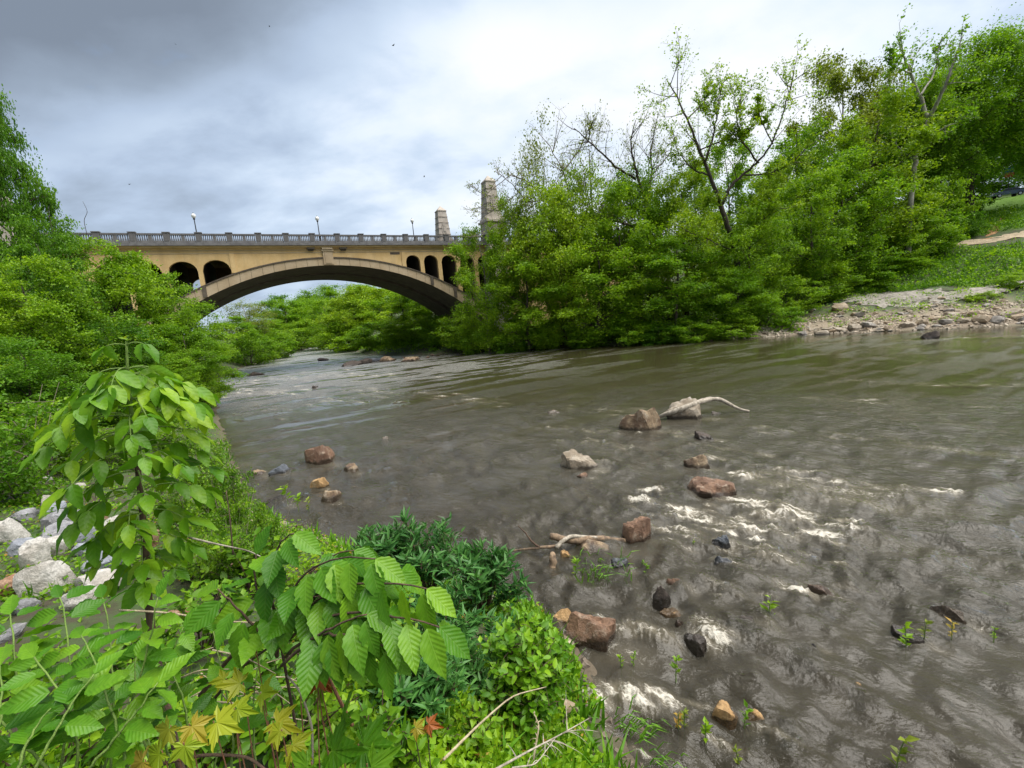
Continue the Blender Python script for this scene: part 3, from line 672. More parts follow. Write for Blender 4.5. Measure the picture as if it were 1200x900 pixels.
# power pole like lamp cluster on the far side is too small to read; birds in the sky
for px, py, d, lab in ((152, 216, 40, 'dark bird in the sky above the balustrade near the leafy bank'), (461, 53, 50, 'dark bird high in the bright cloud over the arch'), (206, 52, 50, 'dark bird against the heavy grey cloud'), (316, 31, 55, 'dark bird at the edge of the heavy grey cloud'), (497, 207, 60, 'dark bird above the obelisks')):
    p = at(px, py, d); b = MB(); s = .085 * d / 45
    b.add([(-2 * s, .1 * s, .5 * s), (-1 * s, .5 * s, .3 * s), (0, .6 * s, 0), (s, .5 * s, .3 * s), (2 * s, .1 * s, .5 * s), (s, -.2 * s, .25 * s), (0, -.9 * s, 0), (-s, -.2 * s, .25 * s), (0, 0, -.25 * s)],
          [np.array([(0, 1, 7), (1, 2, 8), (1, 8, 7), (2, 3, 8), (3, 5, 8), (3, 4, 5), (7, 8, 6), (8, 5, 6)])])
    o = b.build('bird', FEATHER); o.location = p; o.rotation_euler = (.5, .3, random.uniform(0, 6)); tag(o, lab, 'bird', 'birds in the sky')

# ------------------------------------------------------------------ trees
def grow(seed, H=14., rx=5., zlo=.25, n1=16, n2=7, n3=4, leaves=24, lsize=.30, flat=.7, cr=.42, trunk_r=.22, limb_up=.55, lean=(0, 0), leaf_only_out=.0, jitter=1.7, stems=1, open_=0.):
    """a trunk mesh (trunk, limbs, twigs) and a crown mesh (separate small leaves on the twigs)"""
    rng = np.random.default_rng(seed); tb = MB(); tips = []
    zc = H * (zlo + 1) / 2; rz = H * (1 - zlo) / 2
    trunks = []
    for s in range(stems):
        off = rng.normal(size=2) * (.25 * rx if stems > 1 else 0.); ln = np.array(lean) + (rng.normal(size=2) * .8 if stems > 1 else 0)
        top = np.array([ln[0] + off[0], ln[1] + off[1], H * .86])
        tz = np.linspace(0, 1, 9)[:, None]
        pth = np.array([off[0] * .2, off[1] * .2, -.4]) * (1 - tz) + top * tz + np.c_[np.sin(tz * 5 + seed) * .03 * H * tz, np.cos(tz * 4 + seed) * .03 * H * tz, 0 * tz]
        tb.tube(pth, trunk_r / math.sqrt(stems) * (1 - .82 * tz[:, 0]) * (1 + .35 * np.exp(-tz[:, 0] * 12)), 7); trunks.append(pth)
    g = (1 + 5 ** .5) / 2
    for i in range(n1):
        zz = 1 - 2 * (i + .5) / n1; ph = 2 * math.pi * i / g + rng.normal() * .25
        rr = math.sqrt(max(1 - zz * zz, 0)); e = rng.uniform(.62, 1.0)
        tgt = np.array([rr * math.cos(ph) * rx, rr * math.sin(ph) * rx, zz * rz]) * e + [lean[0] * .7, lean[1] * .7, zc]
        pth = trunks[i % stems]; r = math.hypot(tgt[0], tgt[1])
        hb = np.clip((tgt[2] - limb_up * r) / (H * .86), .06 if stems > 1 else zlo * .55, .93); p0 = pth[0] + (pth[-1] - pth[0]) * hb
        j = hb * (len(pth) - 1); a = int(j); p0 = pth[a] + (pth[min(a + 1, len(pth) - 1)] - pth[a]) * (j - a)
        mid_ = (p0 + tgt) / 2 + [0, 0, .10 * r] + rng.normal(size=3) * .06 * rx
        limb = bez(p0, mid_, tgt, 7) + rng.normal(size=(7, 3)) * .02 * rx * np.linspace(0, 1, 7)[:, None]
        r0 = trunk_r * (1 - hb * .8) * rng.uniform(.34, .55); tb.tube(limb, np.linspace(r0, r0 * .25, 7), 5, False)
        for q in range(n2):
            t = rng.uniform(.3, 1.); jj = t * 6; a = min(int(jj), 5); s0 = limb[a] + (limb[a + 1] - limb[a]) * (jj - a)
            tang = unit(limb[a + 1] - limb[a]); d = unit(tang * .7 + rng.normal(size=3) * [.9, .9, .9 * flat + .15])
            ln = rx * rng.uniform(.22, .42) * (1.15 - .4 * t); s1 = s0 + d * ln + [0, 0, -.05 * ln]
            br = bez(s0, (s0 + s1) / 2 + [0, 0, .12 * ln], s1, 4); tb.tube(br, np.linspace(r0 * .3, r0 * .1, 4), 4, False)
            for w_ in range(n3):
                tt = rng.uniform(.25, 1.); a = min(int(tt * 3), 2); w0 = br[a] + (br[a + 1] - br[a]) * (tt * 3 - a)
                d2 = unit(d * .6 + rng.normal(size=3) * [.9, .9, .9 * flat + .1]); l2 = ln * rng.uniform(.35, .7); w1 = w0 + d2 * l2
                tb.tube(np.array([w0, (w0 + w1) / 2 + [0, 0, .06 * l2], w1]), np.array([.1, .07, .03]) * r0 + .004, 3, False)
                if rng.random() >= open_: tips.append((w0, w1, l2, ln))
    P, M, S = [], [], []
    for w0, w1, l2, ln in tips:
        n = max(int(leaves * rng.uniform(.6, 1.4)), 1); t = rng.uniform(.2, 1.1, n)[:, None]
        p = w0 + (w1 - w0) * t + rng.normal(size=(n, 3)) * np.array([1, 1, flat]) * cr * l2
        N = unit(rng.normal(size=(n, 3)) * .55 * jitter + [0, 0, 1.]); Yd = unit(rng.normal(size=(n, 3)) * [1, 1, .5] + [0, 0, -.25])
        P.append(p); M.append(frames(Yd, N)); S.append(lsize * rng.uniform(.6, 1.25, n))
    cm = scatter_mesh('crown', QUAD_V, QUAD_F, np.concatenate(M), np.concatenate(P), np.concatenate(S))
    return tb.mesh('trunk', True), cm, H, rx
KINDS = {
 'round': [grow(1, leaves=58, lsize=.23, zlo=.06), grow(2, leaves=58, lsize=.225, rx=5.5, n1=19, zlo=.08)],
 'layer': [grow(3, leaves=58, flat=.45, cr=.42, lsize=.225, limb_up=.25, zlo=.08, n1=18, jitter=1.6), grow(4, leaves=44, flat=.45, cr=.42, lsize=.225, limb_up=.3, zlo=.06, n1=20, rx=5.6, jitter=1.6)],
 'bush': [grow(5, H=6, rx=3.6, zlo=.0, stems=3, leaves=30, lsize=.20, trunk_r=.11), grow(6, H=5, rx=3.8, zlo=-.05, stems=4, leaves=30, lsize=.20, trunk_r=.1, flat=.2)],
 'open': [grow(7, leaves=16, lsize=.21, limb_up=1.0, n1=18, n2=9, n3=5, flat=.8, cr=.4), grow(8, leaves=15, lsize=.21, limb_up=1.1, n1=16, n2=9, n3=5, flat=.9, cr=.4, rx=6)],
 'bare': [grow(9, leaves=4, lsize=.18, limb_up=1.3, n1=18, n2=10, n3=6, flat=1., rx=5.5, trunk_r=.26, open_=.3)],
 'grand': [grow(10, H=24, rx=8.5, n1=30, n2=10, n3=5, leaves=44, lsize=.28, trunk_r=.5, zlo=.26), grow(12, H=24, rx=8, n1=26, n2=10, n3=5, leaves=44, lsize=.28, trunk_r=.5, zlo=.28)],
 'near': [grow(13, H=9, rx=4.2, n1=26, n2=10, n3=5, leaves=44, lsize=.15, flat=.35, zlo=.02, limb_up=.25, trunk_r=.16, jitter=1.2, cr=.36), grow(14, H=9, rx=4.0, n1=24, n2=10, n3=5, leaves=40, lsize=.15, flat=.4, zlo=.02, trunk_r=.16, cr=.36)],
}
ZERO = Vector((0, 0, 0))
BASE_MAT = {}
def plant_tree(kind, variant, x, y, top_z, radius, leaf, label, bark=BARK_DARK, rot=None, name='broadleaf_tree', cat='tree', group=None, sink=.0):
    tm, cm, H, rx = KINDS[kind][variant % len(KINDS[kind])]
    z0 = hgt(x, y) - sink; h = max(top_z - z0, 1.)
    r = empty(name, label, cat, (x, y, z0), group, random.uniform(0, 6.28) if rot is None else rot)
    r.scale = (radius / rx, radius / rx, h / H)
    for nm, me, mt in (('trunk', tm, bark), ('crown', cm, leaf)):
        o = bpy.data.objects.new(nm, me); COL.objects.link(o); o.parent = r
        if not len(me.materials): me.materials.append(mt)
        o.material_slots[0].link = 'OBJECT'; o.material_slots[0].material = mt
    return r
FB, NB, UB = 'trees on the far bank', 'trees along the leafy near bank', 'trees beyond the bridge'
TREES = [  # px, py of the top, depth, half width px, kind, variant, leaf, label, bark, group
 (1150, 40, 74, 78, 'grand', 0, L_MID, 'huge dense green tree on the hill above the blue car', BARK_DARK, FB),
 (1222, 62, 72, 58, 'grand', 1, L_MID, 'dark green giant cut by the photo edge on the hill', BARK_DARK, FB),
 (1285, 70, 78, 60, 'grand', 0, L_MID, 'dark green tree beyond the hill lawn', BARK_DARK, FB),
 (985, 68, 76, 62, 'round', 0, L_OLIVE, 'tall olive tinted airy tree rising above the far bank wood', BARK_GREY, FB),
 (1035, 80, 80, 50, 'round', 1, L_OLIVE, 'second olive tinted tree between the tallest one and the white trunk', BARK_GREY, FB),
 (1030, 120, 63, 72, 'round', 0, L_YELLOW, 'rounded light green tree left of the white trunk', BARK_DARK, FB),
 (935, 140, 72, 64, 'round', 1, L_MID, 'mid green rounded tree behind the dark forked tree', BARK_DARK, FB),
 (985, 180, 60, 68, 'round', 0, L_MID, 'broad green tree with dark hollows above the pale shrubs', BARK_DARK, FB),
 (905, 190, 66, 45, 'round', 1, L_YELLOW, 'yellowish green tree right behind the dark forked trunk', BARK_DARK, FB),
 (755, 148, 66, 48, 'bare', 0, L_OLIVE, 'nearly leafless grey tree against the sky', BARK_DARK, FB),
 (745, 188, 62, 52, 'round', 1, L_MID, 'ivy green tree under the leafless grey crown', BARK_DARK, FB),
 (690, 140, 64, 60, 'bare', 0, L_OLIVE, 'bare limbed tree with sparse olive buds leaning to the obelisk', BARK_DARK, FB),
 (632, 152, 62, 56, 'open', 1, L_OLIVE, 'airy olive tree nearest the obelisk', BARK_GREY, FB),
 (680, 185, 61, 56, 'open', 0, L_YELLOW, 'sparse yellowish tree below the bare limbs', BARK_DARK, FB),
 (598, 222, 61, 42, 'round', 1, L_YELLOW, 'thin light green tree in front of the tall obelisk', BARK_GREY, FB),
 (560, 268, 60, 44, 'round', 0, L_BRIGHT, 'leafy tree covering the right hand foot of the arch', BARK_GREY, FB),
 (650, 205, 58, 66, 'round', 1, L_YELLOW, 'yellow green layered tree in the middle of the far bank', BARK_DARK, FB),
 (722, 215, 58, 62, 'round', 0, L_BRIGHT, 'bright layered tree beside the yellow green one', BARK_DARK, FB),
 (800, 205, 58, 64, 'round', 0, L_YELLOW, 'leafy tree just upstream of the dark forked trunk', BARK_DARK, FB),
 (697, 285, 55, 74, 'layer', 1, L_BRIGHT, 'low layered tree overhanging the water in the middle of the bank', BARK_DARK, FB),
 (790, 280, 53, 66, 'layer', 0, L_MID, 'green layered tree overhanging the water below the forked tree', BARK_DARK, FB),
 (612, 300, 57.5, 56, 'round', 0, L_BRIGHT, 'low bright tree at the waterside near the bridge', BARK_DARK, FB),
 (880, 240, 53, 56, 'round', 1, L_BRIGHT, 'bright green tree standing before the dark forked trunk', BARK_DARK, FB),
 (862, 310, 50.5, 52, 'round', 1, L_MID, 'drooping green tree at the waterside right below the forked trunk', BARK_DARK, FB),
 (955, 205, 56, 56, 'round', 0, L_BRIGHT, 'pale green bushy tree above the gravel beach', BARK_DARK, FB),
 (1105, 75, 72, 62, 'grand', 1, L_MID, 'dark tree behind the white sycamore trunk', BARK_DARK, FB),
 (1070, 120, 74, 50, 'round', 0, L_MID, 'tree filling the slope behind the white sycamore', BARK_DARK, FB),
 (850, 165, 70, 50, 'round', 0, L_MID, 'green tree filling the gap behind the forked crown', BARK_DARK, FB),
 (810, 190, 68, 45, 'open', 0, L_BRIGHT, 'light airy tree between the leafless crown and the forked tree', BARK_DARK, FB),
 (1140, 140, 100, 80, 'round', 0, L_DEEP, 'dark tree on the hilltop behind the parked car', BARK_DARK, FB),
 (1235, 120, 100, 80, 'round', 1, L_DEEP, 'dark tree on the hilltop at the photo edge behind the car', BARK_DARK, FB),
 # beyond the bridge
 (468, 343, 86, 52, 'round', 0, L_BRIGHT, 'rounded bright green tree framed by the arch beside the spit', BARK_DARK, UB),
 (505, 330, 92, 48, 'round', 1, L_MID, 'green tree in the shade under the arch foot', BARK_DARK, UB),
 (412, 333, 108, 52, 'round', 1, L_YELLOW, 'yellow green tree in the middle of the arch', BARK_DARK, UB),
 (455, 330, 115, 50, 'layer', 0, L_YELLOW, 'yellowish tree rising behind the rounded bright one', BARK_DARK, UB),
 (378, 352, 128, 40, 'round', 0, L_BRIGHT, 'green tree at the river bend beyond the arch', BARK_DARK, UB),
 (352, 346, 170, 42, 'round', 1, L_MID, 'distant green tree at the far river bend', BARK_DARK, UB),
 (330, 352, 160, 38, 'round', 0, L_MID, 'distant tree on the leafy side of the bend', BARK_DARK, UB),
 (306, 372, 120, 36, 'layer', 1, L_BRIGHT, 'light green tree beside the bend under the arch', BARK_DARK, UB),
 (282, 352, 95, 40, 'open', 0, L_OLIVE, 'pale twiggy tree half hidden behind the near bank foliage', BARK_GREY, UB),
 (272, 372, 84, 36, 'layer', 0, L_MID, 'dense green tree dipping to the water before the bend', BARK_DARK, UB),
 (302, 392, 92, 28, 'bush', 0, L_MID, 'green bush at the water edge beyond the arch foot', BARK_DARK, UB),
 (425, 330, 230, 40, 'round', 1, L_DEEP, 'far dark tree on the hilltop seen through the arch', BARK_DARK, UB),
 (395, 335, 220, 45, 'round', 0, L_MID, 'far green tree on the ridge seen through the arch', BARK_DARK, UB),
 (365, 338, 240, 40, 'round', 1, L_MID, 'far green tree lower on the ridge seen through the arch', BARK_DARK, UB),
 (335, 346, 240, 40, 'round', 0, L_DEEP, 'far tree at the low end of the ridge through the arch', BARK_DARK, UB),
 (470, 325, 220, 45, 'round', 1, L_MID, 'far tree on the ridge behind the bright rounded tree', BARK_DARK, UB),
 # near bank
 (122, 282, 27, 84, 'near', 0, L_BRIGHT, 'broad bright green tree before the near end of the bridge', BARK_DARK, NB),
 (205, 342, 30, 60, 'near', 1, L_BRIGHT, 'bright green tree reaching out over the riffle', BARK_DARK, NB),
 (215, 385, 27, 52, 'near', 0, L_MID, 'lower green boughs of a tree overhanging the riffle', BARK_DARK, NB),
 (42, 266, 23, 58, 'near', 1, L_DEEP, 'dark green tree behind the sapling', BARK_DARK, NB),
 (-28, 104, 25, 58, 'near', 0, L_DEEP, 'tallest dark tree hiding the stone obelisk', BARK_DARK, NB),
 (10, 300, 17, 90, 'near', 0, L_BRIGHT, 'lighter green tree cut by the photo edge below the tallest one', BARK_DARK, NB),
 (-90, 250, 18, 90, 'near', 1, L_MID, 'green tree just outside the leafy edge of the view', BARK_DARK, NB),
 (110, 378, 19, 78, 'near', 1, L_DEEP, 'low dark tree directly behind the sapling top', BARK_DARK, NB),
 (185, 425, 21, 52, 'near', 1, L_MID, 'low green tree by the water behind the sapling', BARK_DARK, NB),
 (20, 400, 14, 80, 'near', 1, L_DEEP, 'deeply shaded low tree above the pale boulders', BARK_DARK, NB),
]
for px, py, d, hw, kind, var, leaf, lab, bark, grp in TREES:
    p = at(px, py, d); q = at(px + hw, py, d); radius = np.linalg.norm((q - p)[:2]) * .92
    # the trunk stands under the crown's middle
    plant_tree(kind, var, p[0], p[1], p[2] + (.3 if d > 20 else 0), radius, leaf, lab, bark, None, 'broadleaf_tree', 'tree', grp)
SHRUBS = [
 (560, 372, 61, 30, L_BRIGHT, 'bright shrub at the foot of the arch by the water'), (600, 375, 58.5, 34, L_MID, 'mid green shrub by the water next to the arch foot'),
 (645, 372, 58, 34, L_BRIGHT, 'light shrub above the muddy shore'), (690, 385, 55, 34, L_MID, 'shrub trailing in the water below the layered trees'),
 (735, 372, 53.5, 38, L_MID, 'green shrub at the darkest stretch of far waterline'), (775, 378, 51.5, 36, L_DEEP, 'dark shrub hanging over the far waterline'),
 (815, 372, 50, 38, L_MID, 'thick shrub on the far waterline below the forked tree'), (855, 372, 49, 34, L_BRIGHT, 'bright shrub on the far waterline right of the forked tree'),
 (895, 352, 50, 36, L_MID, 'shrub where the wood meets the gravel beach'), (925, 322, 53, 40, L_BRIGHT, 'pale leafy shrub at the end of the wood'),
 (960, 300, 57, 40, L_BRIGHT, 'fresh green shrub above the gravel clearing'), (1000, 272, 59, 42, L_MID, 'shrub on the slope below the rounded tree'),
 (1045, 300, 60, 42, L_MID, 'dense low shrub at the head of the gravel clearing'), (1010, 310, 58, 40, L_MID, 'low shrub edging the gravel clearing'), (1080, 240, 63, 44, L_MID, 'big shrub below the sycamore trunk'),
 (1095, 206, 66, 40, L_BRIGHT, 'bright yellow green shrub near the hill lawn'), (1132, 200, 76, 26, L_MID, 'shrub at the corner of the hill lawn below the car'), (1052, 262, 61, 32, L_BRIGHT, 'shrub beside the upper dirt path'),
 (1125, 243, 67, 26, L_DEEP, 'dark shrub above the orange dirt scar'), (1190, 318, 46, 22, L_BRIGHT, 'light green bush on the stony beach near the photo edge'), (1150, 345, 45, 16, L_YELLOW, 'small yellow bush among the shore stones'), (980, 330, 56, 22, L_MID, 'small shrub behind the gravel clearing'),
]
for i, (px, py, d, hw, leaf, lab) in enumerate(SHRUBS):
    p = at(px, py, d); q = at(px + hw, py, d)
    plant_tree('bush', i, p[0], p[1], p[2], np.linalg.norm((q - p)[:2]), leaf, lab, BARK_DARK, None, 'shrub', 'shrub', 'shrubs on the far bank', .3)
USHRUBS = [(312, 408, 96, 34, L_MID, 'low bush dipping in the water at the bend'), (345, 408, 135, 34, L_BRIGHT, 'bush at the tip of the river bend'), (398, 402, 104, 40, L_BRIGHT, 'bush by the riffle right of the river bend'), (440, 400, 90, 40, L_MID, 'bush just beyond the rocky spit'), (480, 398, 80, 38, L_BRIGHT, 'bush at the root of the rocky spit'), (520, 392, 70, 36, L_MID, 'bush in the shade of the arch foot'), (285, 412, 78, 30, L_MID, 'bush on the leafy bank under the near half of the arch'), (540, 388, 64.5, 34, L_BRIGHT, 'bush hiding the foot of the arch')]
for i, (px, py, d, hw, leaf, lab) in enumerate(USHRUBS):
    p = at(px, py - 24, d); q = at(px + hw, py - 24, d)
    plant_tree('bush', i, p[0], p[1], p[2], np.linalg.norm((q - p)[:2]), leaf, lab, BARK_DARK, None, 'shrub', 'shrub', 'shrubs beyond the bridge', .3)
NSHRUBS = [(25, 465, 11, 70, L_MID, 'low shaded shrub above the weedy boulder slope'), (-40, 440, 9, 80, L_DEEP, 'dark shrub at the leafy edge of the view'), (120, 500, 12.5, 50, L_MID, 'shrub right behind the sapling leaves'),
 (205, 485, 15.5, 34, L_MID, 'shrub on the waterline between sapling and river'), (232, 508, 12, 30, L_SMALL, 'light shrub leaning to the water above the calm pool'),
 (258, 535, 8.5, 30, L_SMALL, 'pale green shrub on the bank beside the calm pool'), (205, 540, 8, 40, L_SMALL, 'leafy shrub half hidden behind the sapling'), (300, 585, 7, 26, L_SMALL, 'yellowish low shrub beside the weedy dark rock'), (245, 585, 5.5, 38, L_SMALL, 'fresh green shrub on the slope right of the sapling')]
KINDS['nearbush'] = [grow(21, H=2.0, rx=1.2, zlo=-.05, stems=4, n1=16, n2=7, n3=4, leaves=16, lsize=.075, trunk_r=.03, flat=.4), grow(22, H=2.0, rx=1.2, zlo=-.05, stems=5, n1=16, n2=7, n3=4, leaves=16, lsize=.085, trunk_r=.03, flat=.6)]
for i, (px, py, d, hw, leaf, lab) in enumerate(NSHRUBS):
    p = at(px, py, d); q = at(px + hw, py, d)
    plant_tree('nearbush', i, p[0], p[1], p[2], np.linalg.norm((q - p)[:2]), leaf, lab, BARK_TWIG, None, 'shrub', 'shrub', 'shrubs on the near bank', .1)

# the dark forked tree of the far bank and the white sycamore: their limbs follow the real ones
def limb_tree(name, label, base_px, depth, limbs, bark, leaf, leafy, lsize, seed, twigs=9, group=FB, r0=.34):
    rng = np.random.default_rng(seed); b = MB(); P, M, S = [], [], []
    bx = at(*base_px, depth); z0 = hgt(bx[0], bx[1]); root = empty(name, label, 'tree', (bx[0], bx[1], z0), group); o3 = np.array([bx[0], bx[1], z0])
    for li, (pts, ra, rb) in enumerate(limbs):
        dd = [depth + (0 if len(q) < 3 else q[2]) for q in pts]
        W = np.array([at(q[0], q[1], d) for q, d in zip(pts, dd)]) - o3
        if li == 0: W = np.vstack([[W[0, 0], W[0, 1], -.4], W])
        t = np.linspace(0, 1, len(W)); tt = np.linspace(0, 1, len(W) * 4)
        C = np.stack([np.interp(tt, t, W[:, a]) for a in range(3)], -1)
        for _ in range(3): C[1:-1] = (C[:-2] + 2 * C[1:-1] + C[2:]) / 4
        C += rng.normal(size=C.shape) * .05
        b.tube(C, np.linspace(ra, rb, len(C)), 7)
        if li == 0: continue
        L_ = np.linalg.norm(C[-1] - C[0])
        for q in range(twigs):
            a = rng.integers(len(C) // 4, len(C) - 1); tang = unit(C[min(a + 1, len(C) - 1)] - C[a - 1]); d = unit(tang * .9 + rng.normal(size=3) * .75 + [0, 0, .25])
            ln = L_ * rng.uniform(.16, .38); e = C[a] + d * ln; br = bez(C[a], (C[a] + e) / 2 + rng.normal(size=3) * .1 * ln, e, 5); b.tube(br, np.linspace(rb * .9 + .02, .015, 5), 4, False)
            for w_ in range(5):
                s0 = br[rng.integers(1, 5)]; d2 = unit(d * .8 + rng.normal(size=3) * .7 + [0, 0, .2]); l2 = ln * rng.uniform(.25, .55); s1 = s0 + d2 * l2
                b.tube(np.array([s0, (s0 + s1) / 2, s1]), np.array([.02, .014, .008]), 3, False)
                n = rng.poisson(leafy)
                if n:
                    P.append(s0 + (s1 - s0) * rng.uniform(.2, 1.1, (n, 1)) + rng.normal(size=(n, 3)) * .07 * ln); M.append(frames(rvec(n, rng), unit(rng.normal(size=(n, 3)) * .6 + [0, 0, 1]))); S.append(lsize * rng.uniform(.6, 1.3, n))
    b.build('trunk', bark, root, True)
    link('crown', scatter_mesh('crown', QUAD_V, QUAD_F, np.concatenate(M), np.concatenate(P), np.concatenate(S)), leaf, root)
limb_tree('forked_tree', 'dark slender forked tree leaning over the far bank with thin leaves', (868, 385), 54.2, [
 ([(868, 385), (866, 330), (862, 295), (852, 262), (843, 236)], .40, .26),
 ([(843, 236), (832, 205), (820, 176, 1), (806, 140, 1), (792, 110, 2), (780, 92, 2)], .24, .04),
 ([(846, 240), (856, 218), (870, 205), (888, 190, -1), (906, 168, -2), (922, 120, -2), (930, 88, -2)], .20, .04),
 ([(826, 190), (836, 160), (842, 125), (846, 92)], .14, .03), ([(806, 140), (826, 118, 2), (838, 100, 3)], .09, .03), ([(888, 190), (868, 165, -3), (862, 130, -3), (872, 108, -3)], .11, .03),
 ([(832, 205), (812, 200, 2), (795, 180, 4), (786, 150, 4)], .12, .03), ([(870, 205), (900, 205, -2), (930, 190, -3), (948, 170, -4)], .11, .03), ([(906, 168), (890, 140, -1), (888, 115, -1)], .07, .03),
 ([(820, 176), (858, 160, -2), (880, 150, -4)], .09, .03), ([(862, 295), (830, 280, -2), (800, 270, -4)], .08, .03), ([(856, 270), (890, 262, -2), (915, 240, -3)], .08, .03)],
 BARK_DARK, L_YELLOW, 22, .24, 31, 12)
limb_tree('sycamore_tree', 'sycamore with a white bare trunk standing on the wooded slope', (1066, 245), 61, [
 ([(1066, 245), (1070, 215), (1073, 185), (1080, 160), (1088, 140)], .34, .22),
 ([(1088, 140), (1078, 112, 1), (1066, 85, 1), (1058, 62, 1), (1052, 48, 1)], .24, .05), ([(1088, 140), (1100, 118, -1), (1112, 90, -2), (1122, 62, -2), (1128, 42, -2)], .26, .05),
 ([(1078, 112), (1095, 88, 2), (1100, 60, 2), (1104, 44, 2)], .14, .04), ([(1080, 165), (1105, 150, -3), (1130, 140, -5)], .12, .04), ([(1066, 85), (1046, 78, -1), (1040, 62, -2)], .10, .03), ([(1074, 190), (1050, 170, 2), (1040, 150, 3)], .10, .03)],
 BARK_PALE, L_MID, 12, .32, 32, 9)
# bare arching limb low in the far bank wood, and the twigs over the obelisk
limb_tree('bare_limbed_tree', 'dark crooked tree with long bare limbs over the layered trees', (760, 330), 60.5, [
 ([(762, 340), (755, 300), (756, 270), (757, 240)], .34, .24), ([(757, 270), (735, 262, -3), (712, 258, -4), (700, 262, -4)], .20, .06), ([(757, 240), (745, 200, -1), (738, 170, -1), (745, 140, -1)], .20, .04),
 ([(757, 240), (764, 205, 1), (762, 175, 1), (768, 150, 1)], .18, .04), ([(745, 210), (715, 190, -2), (690, 165, -3), (672, 150, -3)], .16, .04), ([(690, 165), (690, 150, -3), (700, 135, -3)], .08, .03), ([(764, 205), (785, 180, 2), (790, 160, 2)], .09, .03)], BARK_DARK, L_OLIVE, 4, .2, 33, 10)
limb_tree('bare_limbed_tree', 'grey crooked tree with pale bare limbs close to the obelisk', (655, 300), 62, [
 ([(668, 320), (664, 280), (656, 250)], .30, .22), ([(656, 250), (640, 232, -1), (622, 215, -2), (600, 205, -2)], .17, .05), ([(656, 250), (668, 225), (690, 218, 1), (650, 190, 1)], .14, .04), ([(664, 280), (670, 240, 2), (660, 200, 2), (640, 165, 2)], .16, .04),
 ([(640, 232), (618, 238, -2), (600, 215, -3), (580, 200, -3)], .09, .03), ([(660, 200), (680, 175, 1), (690, 150, 1)], .10, .03), ([(600, 205, -2), (584, 216, -2), (567, 230, -3), (553, 218, -3)], .06, .02), ([(622, 215, -2), (592, 238, -2), (572, 250, -3), (556, 262, -3)], .06, .02), ([(640, 232, -1), (600, 255, -2), (575, 268, -3), (558, 275, -3)], .07, .02)], BARK_GREY, L_OLIVE, 5, .2, 34, 10)

# ------------------------------------------------------------------ far bank: gravel beach, dirt path, scar, stones, grass, car
def drape(name, px_poly_lo, px_poly_hi, mat, depth_lo, depth_hi, lift=.05, n=60, m=10, wob=.0):
    """a sheet laid on the land between two edges given in the place"""
    def along(P, t):
        P = np.asarray(P, float); s = np.linspace(0, 1, len(P)); return np.stack([np.interp(t, s, P[:, a]) for a in range(2)], -1)
    t = np.linspace(0, 1, n); a = along(px_poly_lo, t); b = along(px_poly_hi, t)
    f = np.linspace(0, 1, m); XY = a[:, None] * (1 - f)[None, :, None] + b[:, None] * f[None, :, None]
    if wob: XY = XY + np.stack([fbm(XY[..., 0] * .8, XY[..., 1] * .8, 3), fbm(XY[..., 0] * .8 + 50, XY[..., 1] * .8, 3)], -1) * wob * ((f == 0) | (f == 1))[None, :, None]
    Z_ = height(XY[..., 0], XY[..., 1]) + lift
    me = mesh_np(name, np.dstack([XY, Z_]).reshape(-1, 3), [grid_faces(n, m)], True)
    if me.polygons[len(me.polygons) // 2].normal.z < 0: me.flip_normals()
    return structure(link(name, me, mat))
def on_land(px, py, d0=10., d1=140., n=900):
    """where the sight line through a pixel first meets the land"""
    d = np.linspace(d0, d1, n); r = ray(px, py); P = np.array([0, 0, EYE])[None] + r[None] * (d / r[1])[:, None]
    g = height(P[:, 0], P[:, 1]); hit = np.nonzero(P[:, 2] <= np.maximum(g, 0))[0]
    i = hit[0] if len(hit) else n - 1
    return np.array([P[i, 0], P[i, 1], g[i]])
def gravel_mat(name, a, b, sc):
    m, k = material(name); pos = k.node('ShaderNodeNewGeometry').outputs['Position']
    v = k.node('ShaderNodeTexVoronoi', {'Vector': pos, 'Scale': sc}); n = k.noise(pos, 1.2, 6, .65)
    c = k.mix(k.rng(v.outputs['Color'], 0, 1, smooth=False), a, b); c = k.mix(k.rng(n, .45, .7, 0, .7), c, tuple(x * .55 for x in a))
    surface(k, k.node('ShaderNodeBsdfPrincipled', {'Base Color': c, 'Roughness': .9, 'Normal': k.bump(v.outputs['Distance'], .9, .06)}).outputs[0]); return m
GRAVEL = gravel_mat('gravel_grey', (.17, .155, .13), (.36, .33, .29), 5); DIRT = gravel_mat('dirt_pale', (.36, .28, .18), (.50, .41, .29), 12); SCAR = gravel_mat('dirt_orange', (.30, .15, .06), (.42, .24, .11), 7)
def L2(pts): return [on_land(*q)[:2] for q in pts]
drape('gravel_beach', L2([(955, 345), (1000, 356), (1060, 362), (1110, 356), (1160, 345), (1215, 335)]), L2([(950, 337), (1000, 338), (1060, 341), (1110, 341), (1160, 336), (1215, 328)]), GRAVEL, 0, 0, .045, 80, 12, 1.6)
drape('dirt_path', L2([(1060, 303), (1095, 294), (1140, 287), (1180, 281), (1230, 274)]), L2([(1060, 299), (1095, 289), (1140, 281), (1180, 275), (1230, 267)]), DIRT, 0, 0, .05, 60, 8, .25)
drape('dirt_scar', L2([(1148, 281), (1158, 272), (1166, 262), (1174, 255)]), L2([(1164, 279), (1170, 271), (1174, 262), (1178, 256)]), SCAR, 0, 0, .055, 30, 6, .3)
